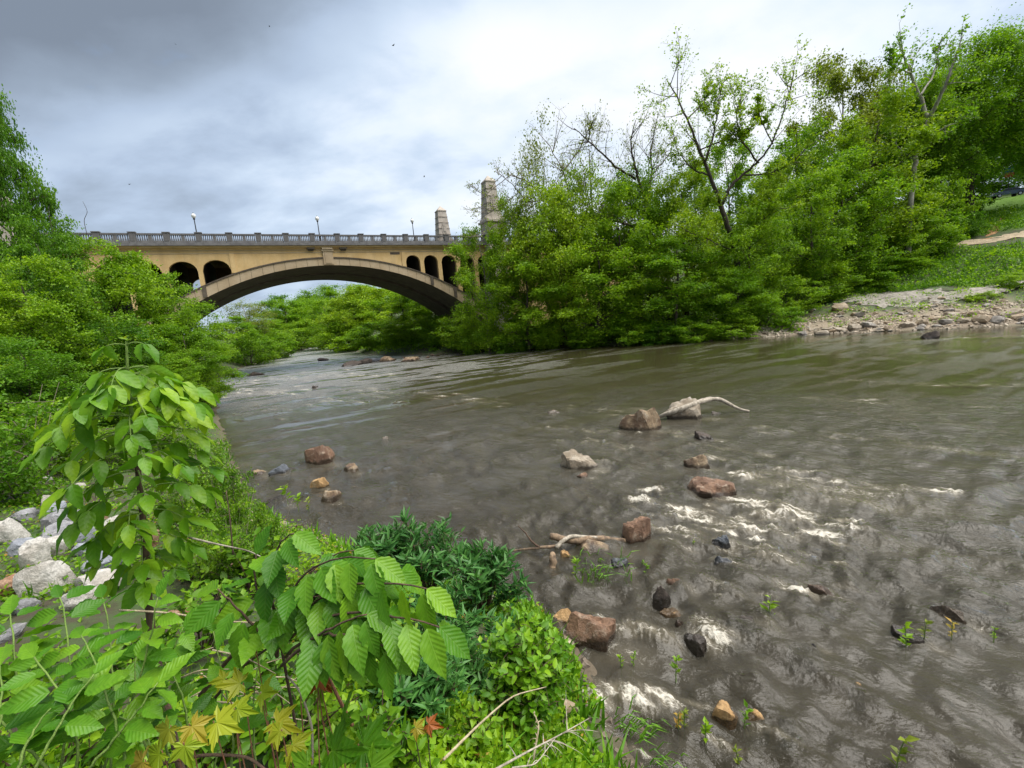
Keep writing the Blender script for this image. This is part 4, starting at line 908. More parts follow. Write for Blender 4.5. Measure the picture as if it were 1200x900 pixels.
# stones of the far shore
rngS = np.random.default_rng(51)
stone_mes = [rock_mesh('shore_stone', 300 + i, .5, .38, .3, 11, True) for i in range(12)]
for i, me_ in enumerate(stone_mes): me_.materials.append((SHORE_TAN, SHORE_GREY, ROCK_PALE)[i % 3])
dark_mes = [rock_mesh('shore_stone', 330 + i, .5, .38, .3, 11, True) for i in range(4)]
for i, me_ in enumerate(dark_mes): me_.materials.append((ROCK_DARK, ROCK_RUST)[i % 2])
big_stones = [(1003, 386, 20), (985, 389, 17), (1018, 383, 18), (972, 387, 14), (1062, 382, 17), (1040, 386, 14), (1150, 376, 26), (1182, 371, 24), (1195, 373, 20), (1128, 378, 16), (1108, 379, 18), (985, 363, 22), (962, 392, 16), (940, 392, 14), (1005, 371, 16), (1080, 380, 15), (1168, 377, 20), (1095, 376, 13), (1115, 370, 15), (1140, 370, 14)]
def shore_stone(x, y, wid, sink=.25, dark=False):
    o = link('shore_stone', (dark_mes if dark else stone_mes)[rngS.integers(4 if dark else 12)]); z = max(hgt(x, y), -.1)
    o.location = (x, y, z + wid * .22 - sink * wid * .5); o.rotation_euler = tuple(rngS.uniform(-.3, .3, 2)) + (rngS.uniform(0, 6.28),); s = wid
    o.scale = (s, s * rngS.uniform(.8, 1.2), s * rngS.uniform(.8, 1.2)); return o
ORD = 'first second third fourth fifth sixth seventh eighth ninth tenth eleventh twelfth thirteenth fourteenth fifteenth sixteenth seventeenth eighteenth nineteenth twentieth'.split()
for q, (px, py, wpx) in enumerate(sorted(big_stones)):
    p = on_land(px, py); o = shore_stone(p[0], p[1], wpx * p[1] / F_PX * .95); tone = {'shore_tan': 'tan', 'shore_grey': 'grey', 'rock_pale': 'pale'}[o.data.materials[0].name]
    tag(o, tone + ' larger stone of the gravel beach, ' + ORD[q] + ' counting from the wood', 'stone', 'larger stones of the gravel beach')
n = 0
while n < 170:
    px, py = rngS.uniform(925, 1212), rngS.uniform(350, 396); p = on_land(px, py); d = land(p[0], p[1])[1]
    if not (-.6 < d < 11) or rngS.random() < d / 16: continue
    tag(shore_stone(p[0], p[1], rngS.uniform(.2, 1.) ** 1.6 * .75 + .15), 'small tan or grey stone of the rubble along the gravel beach', 'stone', 'rubble along the gravel beach'); n += 1
for i in range(34):
    px = rngS.uniform(585, 935); py = 411 - (px - 600) * .052 + rngS.uniform(-3, 1); p = level(px, py)
    tag(shore_stone(p[0], p[1] + .4, rngS.uniform(.3, .7)), 'brown stone along the muddy waterline under the far bank shrubs', 'stone', 'stones under the far bank shrubs')
for i in range(30):
    px = rngS.uniform(425, 540); p = level(px, 424.5 - (px - 425) * .072 + rngS.uniform(-2, 1))
    tag(shore_stone(p[0], p[1] + .3, rngS.uniform(.35, .8), .25, True), 'one of the rough rocks making up the spit below the arch', 'stone', 'rocks of the spit below the arch')
def pebbles(name, n, region, size, mat, seed, keep):
    rng = np.random.default_rng(seed); x, y = region(rng, n); m_ = keep(x, y, rng); x, y = x[m_], y[m_]; n = len(x); z = height(x, y)
    V_ = np.array([(-.5, -.4, 0), (.5, -.3, 0), (.4, .45, 0), (-.45, .4, 0), (-.3, -.2, .45), (.28, -.18, .5), (.2, .25, .42), (-.25, .22, .5)]); Fq = [np.array([(0, 1, 5, 4), (1, 2, 6, 5), (2, 3, 7, 6), (3, 0, 4, 7), (4, 5, 6, 7)])]
    a = rng.uniform(0, 6.28, n); M = frames(np.stack([np.cos(a), np.sin(a), rng.normal(size=n) * .2], -1), unit(rng.normal(size=(n, 3)) * .25 + [0, 0, 1]))
    return stuff(link(name, scatter_mesh(name, V_, Fq, M, np.stack([x, y, z - .02], -1), size * rng.uniform(.3, 1., n) ** 1.5), mat))
def far_beach(rng, n):
    d = rng.uniform(30, 75, n); a = np.radians(rng.uniform(24, 54, n)); return d * np.sin(a) / np.cos(a), d
PEB = gravel_mat('pebble_mix', (.27, .215, .15), (.52, .45, .36), 2.5)
pebbles('beach_pebbles', 36000, far_beach, .42, PEB, 55, lambda x, y, r: (land(x, y)[1] > -.4) & (land(x, y)[1] < 8.0 + 3 * fbm(x * .2, y * .2, 2)) & (r.random(len(x)) < .25 + .75 * (fbm(x * .4, y * .4, 3) > -.1)))
# driftwood on the far mud shore
for i, (px, py, a, ln) in enumerate([(618, 408, .4, 2.6), (640, 407, -.2, 2.2), (665, 404, .1, 3.)]):
    p = level(px, py); b = MB(); c, s = math.cos(a), math.sin(a)
    b.tube([(-ln / 2 * c, -ln / 2 * s, .15), (0, .1, .3), (ln / 2 * c, ln / 2 * s, .2)], [.10, .08, .04], 6); o = b.build('driftwood', WOOD_BLEACHED, None, True); o.location = (p[0], p[1] + .5, .05)
    tag(o, ('pale stick on the mud shore nearest the bridge', 'short pale stick in the middle of the mud shore', 'long pale stick on the mud shore under the layered trees')[i], 'driftwood', 'sticks on the mud shore')
# grass and weeds of the slope behind the beach
def land_scatter(name, n, region, leafm, size, up=.5, seed=0, blades=False, keep=None, lift=0.):
    rng = np.random.default_rng(seed); x, y = region(rng, n); 
    if keep is not None: m_ = keep(x, y, rng); x, y = x[m_], y[m_]
    z = height(x, y) + lift; P = np.stack([x, y, z], -1); n = len(x)
    if blades:
        Yd = unit(np.stack([rng.normal(size=n) * .45, rng.normal(size=n) * .45, np.ones(n)], -1)); N = rvec(n, rng); Vb = np.array([(-.06, 0, 0), (.06, 0, 0), (.05, .5, .06), (0, 1, .28), (-.05, .5, .06)]); Fb = [np.array([(0, 1, 2), (0, 2, 4), (4, 2, 3)])]
    else:
        Yd = unit(rng.normal(size=(n, 3)) * [1, 1, .4] + [0, 0, up]); N = unit(rng.normal(size=(n, 3)) * .5 + [0, 0, 1]); Vb, Fb = QUAD_V, QUAD_F
        P[:, 2] += rng.uniform(0, 1, n) ** 2 * size * 2.2
    return stuff(link(name, scatter_mesh(name, Vb, Fb, frames(Yd, N), P, size * rng.uniform(.5, 1.3, n)), leafm))
def far_region(rng, n):
    d = rng.uniform(38, 85, n); a = np.radians(rng.uniform(22, 54, n)); return d * np.sin(a) / np.cos(a) , d
def dr_between(a, b, c0=0.):
    def f(x, y, rng):
        d = land(x, y)[1] + fbm(x * .25, y * .25, 3) * 1.3; return (d > a) & (d < b)
    return f
def slope_keep(x, y, rng):
    d = land(x, y)[1]; w_ = fbm(x * .25, y * .25, 3); path = (d > 29.8) & (d < 37.2) & (x > 56)
    return (d + w_ * 1.2 > 15.2) & (d < 52) & ~path
land_scatter('slope_weeds', 70000, far_region, L_MID, .30, .6, 61, keep=slope_keep)
land_scatter('slope_grass', 90000, far_region, L_GRASS, .55, 0, 62, True, keep=slope_keep)
land_scatter('lawn_grass', 60000, far_region, L_BRIGHT, .16, 0, 63, True, keep=lambda x, y, r: (land(x, y)[1] > 48) & (land(x, y)[1] < 64) & (x > 55))
land_scatter('beach_weeds', 60000, far_region, L_BRIGHT, .20, .5, 64, keep=lambda x, y, r: (land(x, y)[1] > 1.2) & (land(x, y)[1] < 14) & (fbm(x * .45, y * .45, 3) > .02 + .22 * ((x < 45) & (land(x, y)[1] < 6))) )
def bank_region(rng, n):
    t = rng.uniform(0, 1, n); i = rng.integers(5, 14, n); a = RIGHT_SHORE[i]; b = RIGHT_SHORE[i + 1]; p = a + (b - a) * t[:, None]; d = b - a; nn = unit(np.stack([d[:, 1], -d[:, 0]], -1)); return p[:, 0] + nn[:, 0] * rng.uniform(.2, 22, n), p[:, 1] + nn[:, 1] * rng.uniform(.2, 22, n)
land_scatter('bank_undergrowth', 60000, bank_region, L_MID, .36, .5, 65, keep=lambda x, y, r: (x < 31) & (land(x, y)[1] > .2))
# the parked car on the hill
def car(px, py, depth, yaw):
    p = at(px, py, depth); z = hgt(p[0], p[1]); r = empty('parked_car', 'dark blue car parked on the hill above the lawn', 'car', (p[0], p[1], z), None, yaw)
    prof = [(-2.2, .45), (-2.25, .75), (-2.1, .95), (-1.2, 1.02), (1.0, 1.0), (2.05, .82), (2.2, .6), (2.15, .38), (-2.1, .38)]
    b = MB(); V = [(x, s * (.86 if z_ < .9 else .80), z_) for s in (-1, 1) for x, z_ in prof]; n = len(prof); i = np.arange(n); j = (i + 1) % n
    b.add(V, [np.stack([i, j, j + n, i + n], -1), np.array([(a, a + 1, 8) for a in range(0, 7)]), np.array([(a + n + 1, a + n, 8 + n) for a in range(0, 7)])]); b.build('body', CAR_PAINT, r)
    b = MB(); b.hexa([(-1.7, -.78, 1.0), (1.0, -.78, .99), (-1.7, .78, 1.0), (1.0, .78, .99), (-1.1, -.62, 1.44), (.25, -.62, 1.44), (-1.1, .62, 1.44), (.25, .62, 1.44)]); cab = b.build('cabin', GLASS_DARK, r)
    b = MB(); b.box(-1.08, .23, -.63, .63, 1.442, 1.48); b.build('roof', CAR_PAINT, r)
    for x in (-1.35, 1.35):
        for s in (-1, 1):
            b = MB(); b.tube([(x, s * .72, .34), (x, s * .90, .34)], [.34, .34], 16); wh = b.build('wheel', RUBBER, r); b = MB(); b.tube([(x, s * .895, .34), (x, s * .915, .34)], [.2, .2], 10); b.build('rim', CHROME, wh)
    for s in (-1, 1):
        b = MB(); b.box(2.08, 2.2, s * .62 - .16, s * .62 + .16, .62, .76); b.build('headlight', CHROME, r); b = MB(); b.box(-2.27, -2.18, s * .62 - .16, s * .62 + .16, .74, .88); b.build('tail_light', RED_LAMP, r)
        b = MB(); b.box(-.35, -.28, s * .79 - .01, s * .79 + .01, 1.0, 1.42); b.build('window_pillar', CAR_PAINT, r)
    return r
car(1181, 213, 82, 2.75)
# the road-side sign behind the car
p = at(1183, 203, 88); r = empty('sign', 'small blue and red sign board behind the parked car', 'sign', (p[0], p[1], hgt(p[0], p[1])), None, -.8); hz_ = p[2] - hgt(p[0], p[1])
b = MB(); b.box(-.06, .06, -.06, .06, -.2, hz_ + .2); b.build('post', IRON, r); b = MB(); b.box(-.6, .6, -.10, -.062, hz_ + .1, hz_ + 1.0); b.build('upper_board', SIGN_BLUE, r); b = MB(); b.box(-.6, .6, -.10, -.062, hz_ - .7, hz_ + .05); b.build('lower_board', SIGN_RED, r)

# ------------------------------------------------------------------ driftwood among the river rocks
def wood(name, label, tubes, mat, twig=None, parts=()):
    """tubes: [(list of (px,py,z), radii)]; the heaviest is the thing, its branches are parts"""
    P = [[np.array([*(level(q[0], q[1], q[2])[:2]), q[2]]) for q in pts] for pts, _ in tubes]; o0 = P[0][0]
    root = empty(name, label, 'driftwood', (o0[0], o0[1], 0)); o3 = np.array([o0[0], o0[1], 0]); rng = np.random.default_rng(len(label))
    for i, ((pts, rad_), W) in enumerate(zip(tubes, P)):
        W = np.array(W) - o3; t = np.linspace(0, 1, len(W)); tt = np.linspace(0, 1, 14); C = np.stack([np.interp(tt, t, W[:, a]) for a in range(3)], -1)
        for _ in range(2): C[1:-1] = (C[:-2] + 2 * C[1:-1] + C[2:]) / 4
        C += rng.normal(size=C.shape) * rad_[0] * .12; rr = np.interp(tt, np.linspace(0, 1, len(rad_)), rad_) * rng.uniform(.88, 1.12, 14)
        b = MB(); b.tube(C, rr * .8, 8); b.build('log' if i == 0 else 'branch', mat if not isinstance(mat, (list, tuple)) else mat[i], root, True)
wood('driftwood_log', 'bleached bent log resting on the pale boulder in midstream', [([(772, 488, .10), (790, 482, .35), (812, 474, .55), (834, 466, .62), (846, 467, .55), (858, 477, .22), (878, 482, .02)], [.07, .13, .12, .10, .09, .08, .05]), ([(834, 466, .6), (822, 468, .55), (806, 474, .5)], [.07, .05, .03])], WOOD_BLEACHED)
wood('driftwood_log', 'dark log lying in the shallows with a pale forked branch', [([(645, 629, .20), (665, 633, .16), (690, 632, .14), (712, 632, .10), (735, 634, .05)], [.08, .085, .08, .07, .05]), ([(652, 642, .16), (660, 632, .26), (672, 628, .22), (700, 630, .17)], [.05, .05, .045, .03]), ([(596, 646, .05), (620, 643, .14), (640, 641, .15), (655, 640, .15)], [.012, .03, .035, .04]), ([(632, 641, .16), (622, 634, .28), (616, 624, .40), (607, 616, .5)], [.03, .022, .018, .010])], [WOOD_BROWN, WOOD_BLEACHED, WOOD_BROWN, STEM_BROWN])
wood('driftwood_stump', 'short broken golden brown stump standing in the shallows below the fork', [([(647, 671, -.05), (648, 660, .10), (647, 648, .26)], [.085, .08, .06])], WOOD_BROWN)

# ------------------------------------------------------------------ green weeds standing in the river
def weed(px, py, hpx, label, mat, n=14, wid=.35, seed=0, stems=1):
    p = level(px, py); sc = math.hypot(p[0], p[1]) / F_PX; h = hpx * sc * 1.05; rng = np.random.default_rng(700 + seed)
    r = empty('water_weed', label, 'water weed', (p[0], p[1], 0), 'weeds growing in the river'); b = MB(); P, Yd, S = [], [], []
    for s in range(stems):
        dx = rng.normal(size=2) * (wid * h * .5 if stems > 1 else 0); pts = bez((dx[0] * .4, dx[1] * .4, -.15), (dx[0] * .6, dx[1] * .6, h * .5), (dx[0] + rng.normal() * .1 * h, dx[1], h), 5); b.tube(pts, np.linspace(.008, .004, 5), 4)
        for q in range(n):
            t = rng.uniform(.3, 1.); j = t * 4; a = min(int(j), 3); P.append(pts[a] + (pts[a + 1] - pts[a]) * (j - a)); an = q * 2.4 + rng.normal() * .3; Yd.append((math.cos(an), math.sin(an), rng.uniform(.3, 1.1))); S.append(h * wid * rng.uniform(.6, 1.2))
    b.build('stem', STEM_GREEN, r); n = len(P)
    link('leaves', scatter_mesh('leaves', LEAF_V * [.75, 1, 1], LEAF_F, frames(np.array(Yd), unit(rng.normal(size=(n, 3)) * .4 + [0, 0, 1])), np.array(P), np.array(S)), mat, r)
WEEDS = [(901, 728, 30, 'tall bright weed beside the dark brown rock', L_BRIGHT), (792, 792, 24, 'bright weed in open water above the foam', L_BRIGHT), (742, 778, 14, 'small weed sprig in the water right of the bright bush', L_BRIGHT), (728, 783, 18, 'leaning weed sprig nearest the bright bush', L_BRIGHT),
 (795, 855, 22, 'reddish brown weed stem beside its greener twin', L_DRY), (802, 853, 22, 'olive weed stem beside its reddish twin', L_OLIVE), (827, 868, 28, 'dark weed standing below the yellow ochre stone', L_MID), (872, 850, 22, 'leafy weed against the yellow ochre stone', L_MID), (866, 893, 20, 'dim weed at the bottom of the view below the ochre stone', L_OLIVE), (1050, 900, 32, 'yellow green weed at the bottom of the view in open water', L_OLIVE),
 (1062, 757, 22, 'upright weed on the snag in open water', L_BRIGHT), (1083, 748, 16, 'thin weed sprig behind the snag', L_OLIVE), (1115, 748, 16, 'brown weed stub next to the snag', L_DRY), (1165, 745, 8, 'flat green weed farthest out in the river', L_MID),
 (757, 677, 16, 'weed sprig downstream of the slate blue rock', L_BRIGHT), (813, 640, 7, 'tiny green sprig beside the rapids', L_BRIGHT), (675, 675, 22, 'weed sprig beside the driftwood stump', L_BRIGHT), (338, 592, 22, 'weed clump on the long low dark rock', L_BRIGHT), (350, 598, 16, 'thin weed next to the long low dark rock', L_BRIGHT), (362, 600, 14, 'last thin weed in line by the bank', L_OLIVE)]
for i, (px, py, hp, lab, mt) in enumerate(WEEDS): weed(px, py, hp, lab, mt, seed=i)
def grass_tuft(px, py, hpx, label, n, spread, mat=L_GRASS, lean=(0, 0), seed=0, z=0., name='grass_tuft', group=None, width=1.):
    p = level(px, py, z); sc = math.hypot(p[0], p[1]) / F_PX; h = hpx * sc; rng = np.random.default_rng(800 + seed); r = empty(name, label, 'grass', (p[0], p[1], z), group)
    for q in range(min(n, 140)):
        b0 = rng.normal(size=2) * spread * h * .5; d = unit(np.array([rng.normal() * .6 + lean[0], rng.normal() * .6 + lean[1], 1.])); ln = h * rng.uniform(.6, 1.25); side = unit(np.cross(d, rng.normal(size=3))) * .010 * width * (.6 + h)
        tip = np.array([b0[0], b0[1], -.04]) + d * ln * .95 + np.array([d[0], d[1], -.4]) * ln * .35; mid_ = np.array([b0[0], b0[1], 0]) + d * ln * .55; b00 = np.array([b0[0], b0[1], -.05])
        me_ = mesh_np('blade', [b00 - side, b00 + side, mid_ - side * .9, mid_ + side * .9, tip], [np.array([(0, 1, 3, 2)]), np.array([(2, 3, 4)])]); link('blade', me_, mat, r)
grass_tuft(705, 672, 26, 'green grass tuft in the shallows beside the slate blue rock', 60, 1.3, lean=(.2, 0), seed=1)
grass_tuft(690, 676, 18, 'smaller grass tuft beside the driftwood stump', 24, .8, seed=2)
grass_tuft(740, 850, 20, 'trailing grass swept flat by the current below the foam', 40, 1.3, lean=(1.6, -.6), seed=3)
grass_tuft(770, 893, 20, 'trailing grass at the bottom of the view swept by the current', 24, 1.4, lean=(1.5, -.8), seed=4)
grass_tuft(660, 898, 34, 'thick dark grass at the foot of the near bank', 120, 2.4, lean=(.9, -.2), seed=5, z=.1)

# ------------------------------------------------------------------ near bank: boulders of the weedy slope
rngB = np.random.default_rng(90)
BOULD = [  # px, py of the middle, width px, height px, material, label
 (45, 678, 52, 44, BOULDER_WHITE, 'large angular white boulder at the middle of the boulder slope'), (36, 652, 30, 40, BOULDER_WHITE, 'upright cream boulder standing behind the large angular white one'), (22, 642, 26, 22, BOULDER_BLUE, 'bluish boulder leaning behind the upright cream one'),
 (10, 622, 26, 34, BOULDER_WHITE, 'pale boulder at the photo edge above the bluish one'), (62, 640, 36, 24, BOULDER_WHITE, 'rounded white boulder with moss behind the angular one'), (66, 612, 30, 26, BOULDER_GREY, 'grey domed boulder topmost of the heap'), (60, 628, 44, 18, BOULDER_GREY, 'dark layered boulder under the grey domed one'),
 (90, 628, 28, 30, BOULDER_BLUE, 'blue grey block at the sunny end of the heap'), (98, 645, 24, 14, BOULDER_BLUE, 'flat blue slab below the blue grey block'), (112, 662, 48, 22, BOULDER_BLUE, 'large bluish slab half behind the sapling stem'), (110, 685, 52, 26, BOULDER_WHITE, 'long white boulder in front of the bluish slab'),
 (88, 702, 46, 30, BOULDER_WHITE, 'broad pale boulder lowest of the heap'), (140, 678, 26, 16, BOULDER_WHITE, 'small white boulder by the sapling stem'), (6, 688, 34, 26, BOULDER_RUST, 'rust red boulder at the photo edge'), (26, 712, 28, 18, BOULDER_GREY, 'grey boulder below the rust red one'),
 (25, 604, 22, 14, BOULDER_GREY, 'grey stone in the weeds above the heap'), (12, 584, 30, 12, BOULDER_BLUE, 'flat bluish stone at the top of the weedy slope'), (56, 587, 16, 16, BOULDER_WHITE, 'white stone standing in the weeds'), (58, 597, 26, 7, BOULDER_BLUE, 'thin flat slab among the weeds'), (102, 611, 24, 11, BOULDER_WHITE, 'low white stone by the reddish one'),
 (115, 601, 14, 18, BOULDER_RUST, 'small reddish stone beside the low white one'), (88, 603, 22, 10, BOULDER_GREY, 'small grey stone above the blue grey block'), (92, 570, 12, 8, BOULDER_WHITE, 'tiny white stone high in the weeds'), (50, 563, 14, 7, BOULDER_WHITE, 'pale stone nearest the shaded shrubs'), (132, 612, 22, 14, BOULDER_WHITE, 'white stone seen through the lower sapling leaves'), (175, 632, 18, 24, BOULDER_RUST, 'tan stone right of the sapling stem'),
 (270, 672, 20, 22, BOULDER_RUST, 'reddish stone under the pleated leaves on the slope'), (285, 680, 26, 16, BOULDER_WHITE, 'white stone next to the reddish one on the slope'), (195, 650, 14, 10, BOULDER_WHITE, 'small white stone between sapling and reddish stone'), (235, 700, 24, 12, BOULDER_WHITE, 'half buried white stone behind the twigs'), (205, 722, 28, 14, BOULDER_RUST, 'pinkish stone among the twigs at the sapling foot'), (8, 745, 30, 14, BOULDER_GREY, 'grey stone showing through the leaves at the photo edge'),
]
for i, (px, py, wpx, hpx, mt, lab) in enumerate(BOULD):
    p = on_land(px, py + hpx * .4, 1., 40., 1500); dist = math.hypot(p[0], p[1]); sc = p[1] / F_PX; wx = wpx * sc * .5; hz_ = hpx * sc * .55
    o = link('boulder', rock_mesh('boulder', 500 + i * 3, wx * 1.05, wx * .85, hz_ * 1.3, 16 + i % 6, False, .22), mt); o.location = (p[0], p[1] + wx * .4, p[2] + hz_ * .45)
    o.rotation_euler = (rngB.uniform(-.25, .25), rngB.uniform(-.35, .35), -math.atan2(p[0], p[1]) + rngB.uniform(-.3, .3)); tag(o, lab, 'boulder', 'boulders of the weedy slope')
def near_region(rng, n):
    d = 1.2 * np.exp(rng.uniform(0, math.log(24), n)); a = np.radians(rng.uniform(-58, 12, n)); return d * np.sin(a), d * np.cos(a)
def near_keep(x, y, r):
    d = land(x, y)[0]; heap = (np.hypot((x + 4.4) / 1.6, (y - 4.2) / 1.5) < 1)
    return (d > -.08) & (fbm(x * .8, y * .8, 3) > -.55) & ~(heap & (r.random(len(x)) < .86))
land_scatter('slope_groundcover', 110000, near_region, L_MID, .065, .4, 71, keep=near_keep)
land_scatter('bank_leaf_litter', 12000, near_region, L_DRY, .05, .1, 72, keep=near_keep)
land_scatter('bank_grass', 14000, near_region, L_GRASS, .22, 0, 73, True, keep=lambda x, y, r: near_keep(x, y, r) & (fbm(x * .5 + 9, y * .5, 2) > -.05))

BANKPEB = gravel_mat('bank_pebble_mix', (.07, .055, .04), (.20, .16, .12), 9)
def near_shore(rng, n):
    t = rng.uniform(0, 1, n); i = rng.integers(3, 8, n); a = LEFT_SHORE[i]; b = LEFT_SHORE[i + 1]; p = a + (b - a) * t[:, None]; q = unit(np.stack([-(b - a)[:, 1], (b - a)[:, 0]], -1)) * rng.normal(.15, .3, n)[:, None]; return p[:, 0] + q[:, 0], p[:, 1] + q[:, 1]
pebbles('bank_pebbles', 1500, near_shore, .13, BANKPEB, 56, lambda x, y, r: height(x, y) < .5)
land_scatter('bank_sedge', 2600, near_shore, L_GRASS, .30, 0, 74, True, keep=lambda x, y, r: (height(x, y) > .02) & (fbm(x * 1.2, y * 1.2, 2) > -.25))
xs, ys = near_shore(np.random.default_rng(57), 60)
for x, y in zip(xs, ys):
    o = shore_stone(x, y, float(rngS.uniform(.10, .32)), .3); tag(o, 'small brown stone at the wet edge of the near bank', 'stone', 'stones along the near waterline')
# ------------------------------------------------------------------ leaf shapes (unit length along +y, underside -z)
def blade_mesh(name, mat, rows, width, cup=.25, droop=.35, serr=0., peak=.42, wav=0., cols=2, tip=.8):
    t = np.linspace(0, 1, rows); V = []
    wd = width * np.sin(np.pi * t ** (math.log(.5) / math.log(peak))) ** tip
    wd = np.maximum(wd, 0)
    f = np.linspace(-1, 1, cols * 2 + 1)
    for i, (a, b) in enumerate(zip(t, wd)):
        b = b * (1 + serr * (1 if i % 2 else -1))
        for c in f: V.append((c * b, a - .10 * abs(c) * b * serr * 6 * (i % 2), cup * abs(c) * b + wav * math.sin(i * 1.9) * abs(c) ** 2 * width - droop * a * a * .5))
    m_ = cols * 2 + 1
    me = mesh_np(name, V, [grid_faces(rows, m_)[:, ::-1]], True); me.materials.append(mat); return me
def lobed_mesh(name, mat, seed=0, droop=.3):
    rng = np.random.default_rng(seed); lobes = [(-2.2, .52), (-1.1, .80), (0, 1.0), (1.1, .80), (2.2, .52)]; 
    c = np.array([0., .12])
    pts = []
    for i, (a, L_) in enumerate(lobes):
        for da, f in ((-.40, .52), (-.22, .72), (-.16, .66), (-.07, .88), (0, 1.), (.07, .88), (.16, .66), (.22, .72), (.40, .52)):
            pts.append((a + da, L_ * f, abs(da) < .03))
        if i < 4: pts.append((a + .55, .46, False))
    V = [(c[0], c[1], 0.)]; 
    for a, r, tipp in pts: V.append((c[0] + r * math.sin(a) * .85, c[1] + r * math.cos(a) * .85, (.0 if tipp else .07 * r) - droop * r * r * .5 + rng.normal() * .01))
    n = len(pts); me = mesh_np(name, V, [np.array([(0, i + 1, i) for i in range(1, n)])]); me.materials.append(mat); return me
def leaflets(mat, nm='leaf'): return [blade_mesh(nm, mat, 8, .25, .3, d, 0, .40, .10) for d in (.2, .5, .8)]
SAP_L = leaflets(L_SAP); ELM_L = [blade_mesh('leaf', L_ELM, 14, .265, .24, d, .06, .40, .06, 2, 1.05) for d in (.15, .45, .8)]
SMALL_L = [blade_mesh('leaf', L_SMALL, 6, .30, .2, d, .03, .42, .05) for d in (.1, .5)]
BUSH_L = [blade_mesh('leaf', L_BUSH, 5, .24, .2, d, 0, .42) for d in (.2, .6)]
WIL_L = [blade_mesh('leaf', L_WILLOW, 5, .10, .2, d, 0, .45) for d in (.2, .5)]
MAP_L = [lobed_mesh('leaf', L_MAPLE, 1, .2), lobed_mesh('leaf', L_MAPLE, 2, .5)]; ORA_L = [lobed_mesh('leaf', L_ORANGE, 3, .3), lobed_mesh('leaf', L_ORANGE, 4, .6)]; BRO_L = [lobed_mesh('leaf', L_BROWN, 5, .9)]; LOBG_L = [lobed_mesh('leaf', L_ELM, 6, .3)]
def put_leaf(root, me, p, yd, nrm, s, o3, name='leaf'):
    M = frames(np.asarray(yd, float)[None], np.asarray(nrm, float)[None])[0]; o = bpy.data.objects.new(name, me); COL.objects.link(o); o.parent = root
    mw = Matrix.Identity(4)
    for i in range(3):
        for j in range(3): mw[i][j] = float(M[i, j] * s)
    mw.translation = Vector((p - o3).tolist()); o.matrix_local = mw; return o
def along_pts(C, t):
    j = t * (len(C) - 1); a = min(int(j), len(C) - 2); return C[a] + (C[a + 1] - C[a]) * (j - a), unit(C[a + 1] - C[a])
UP = np.array([0, 0, 1.])

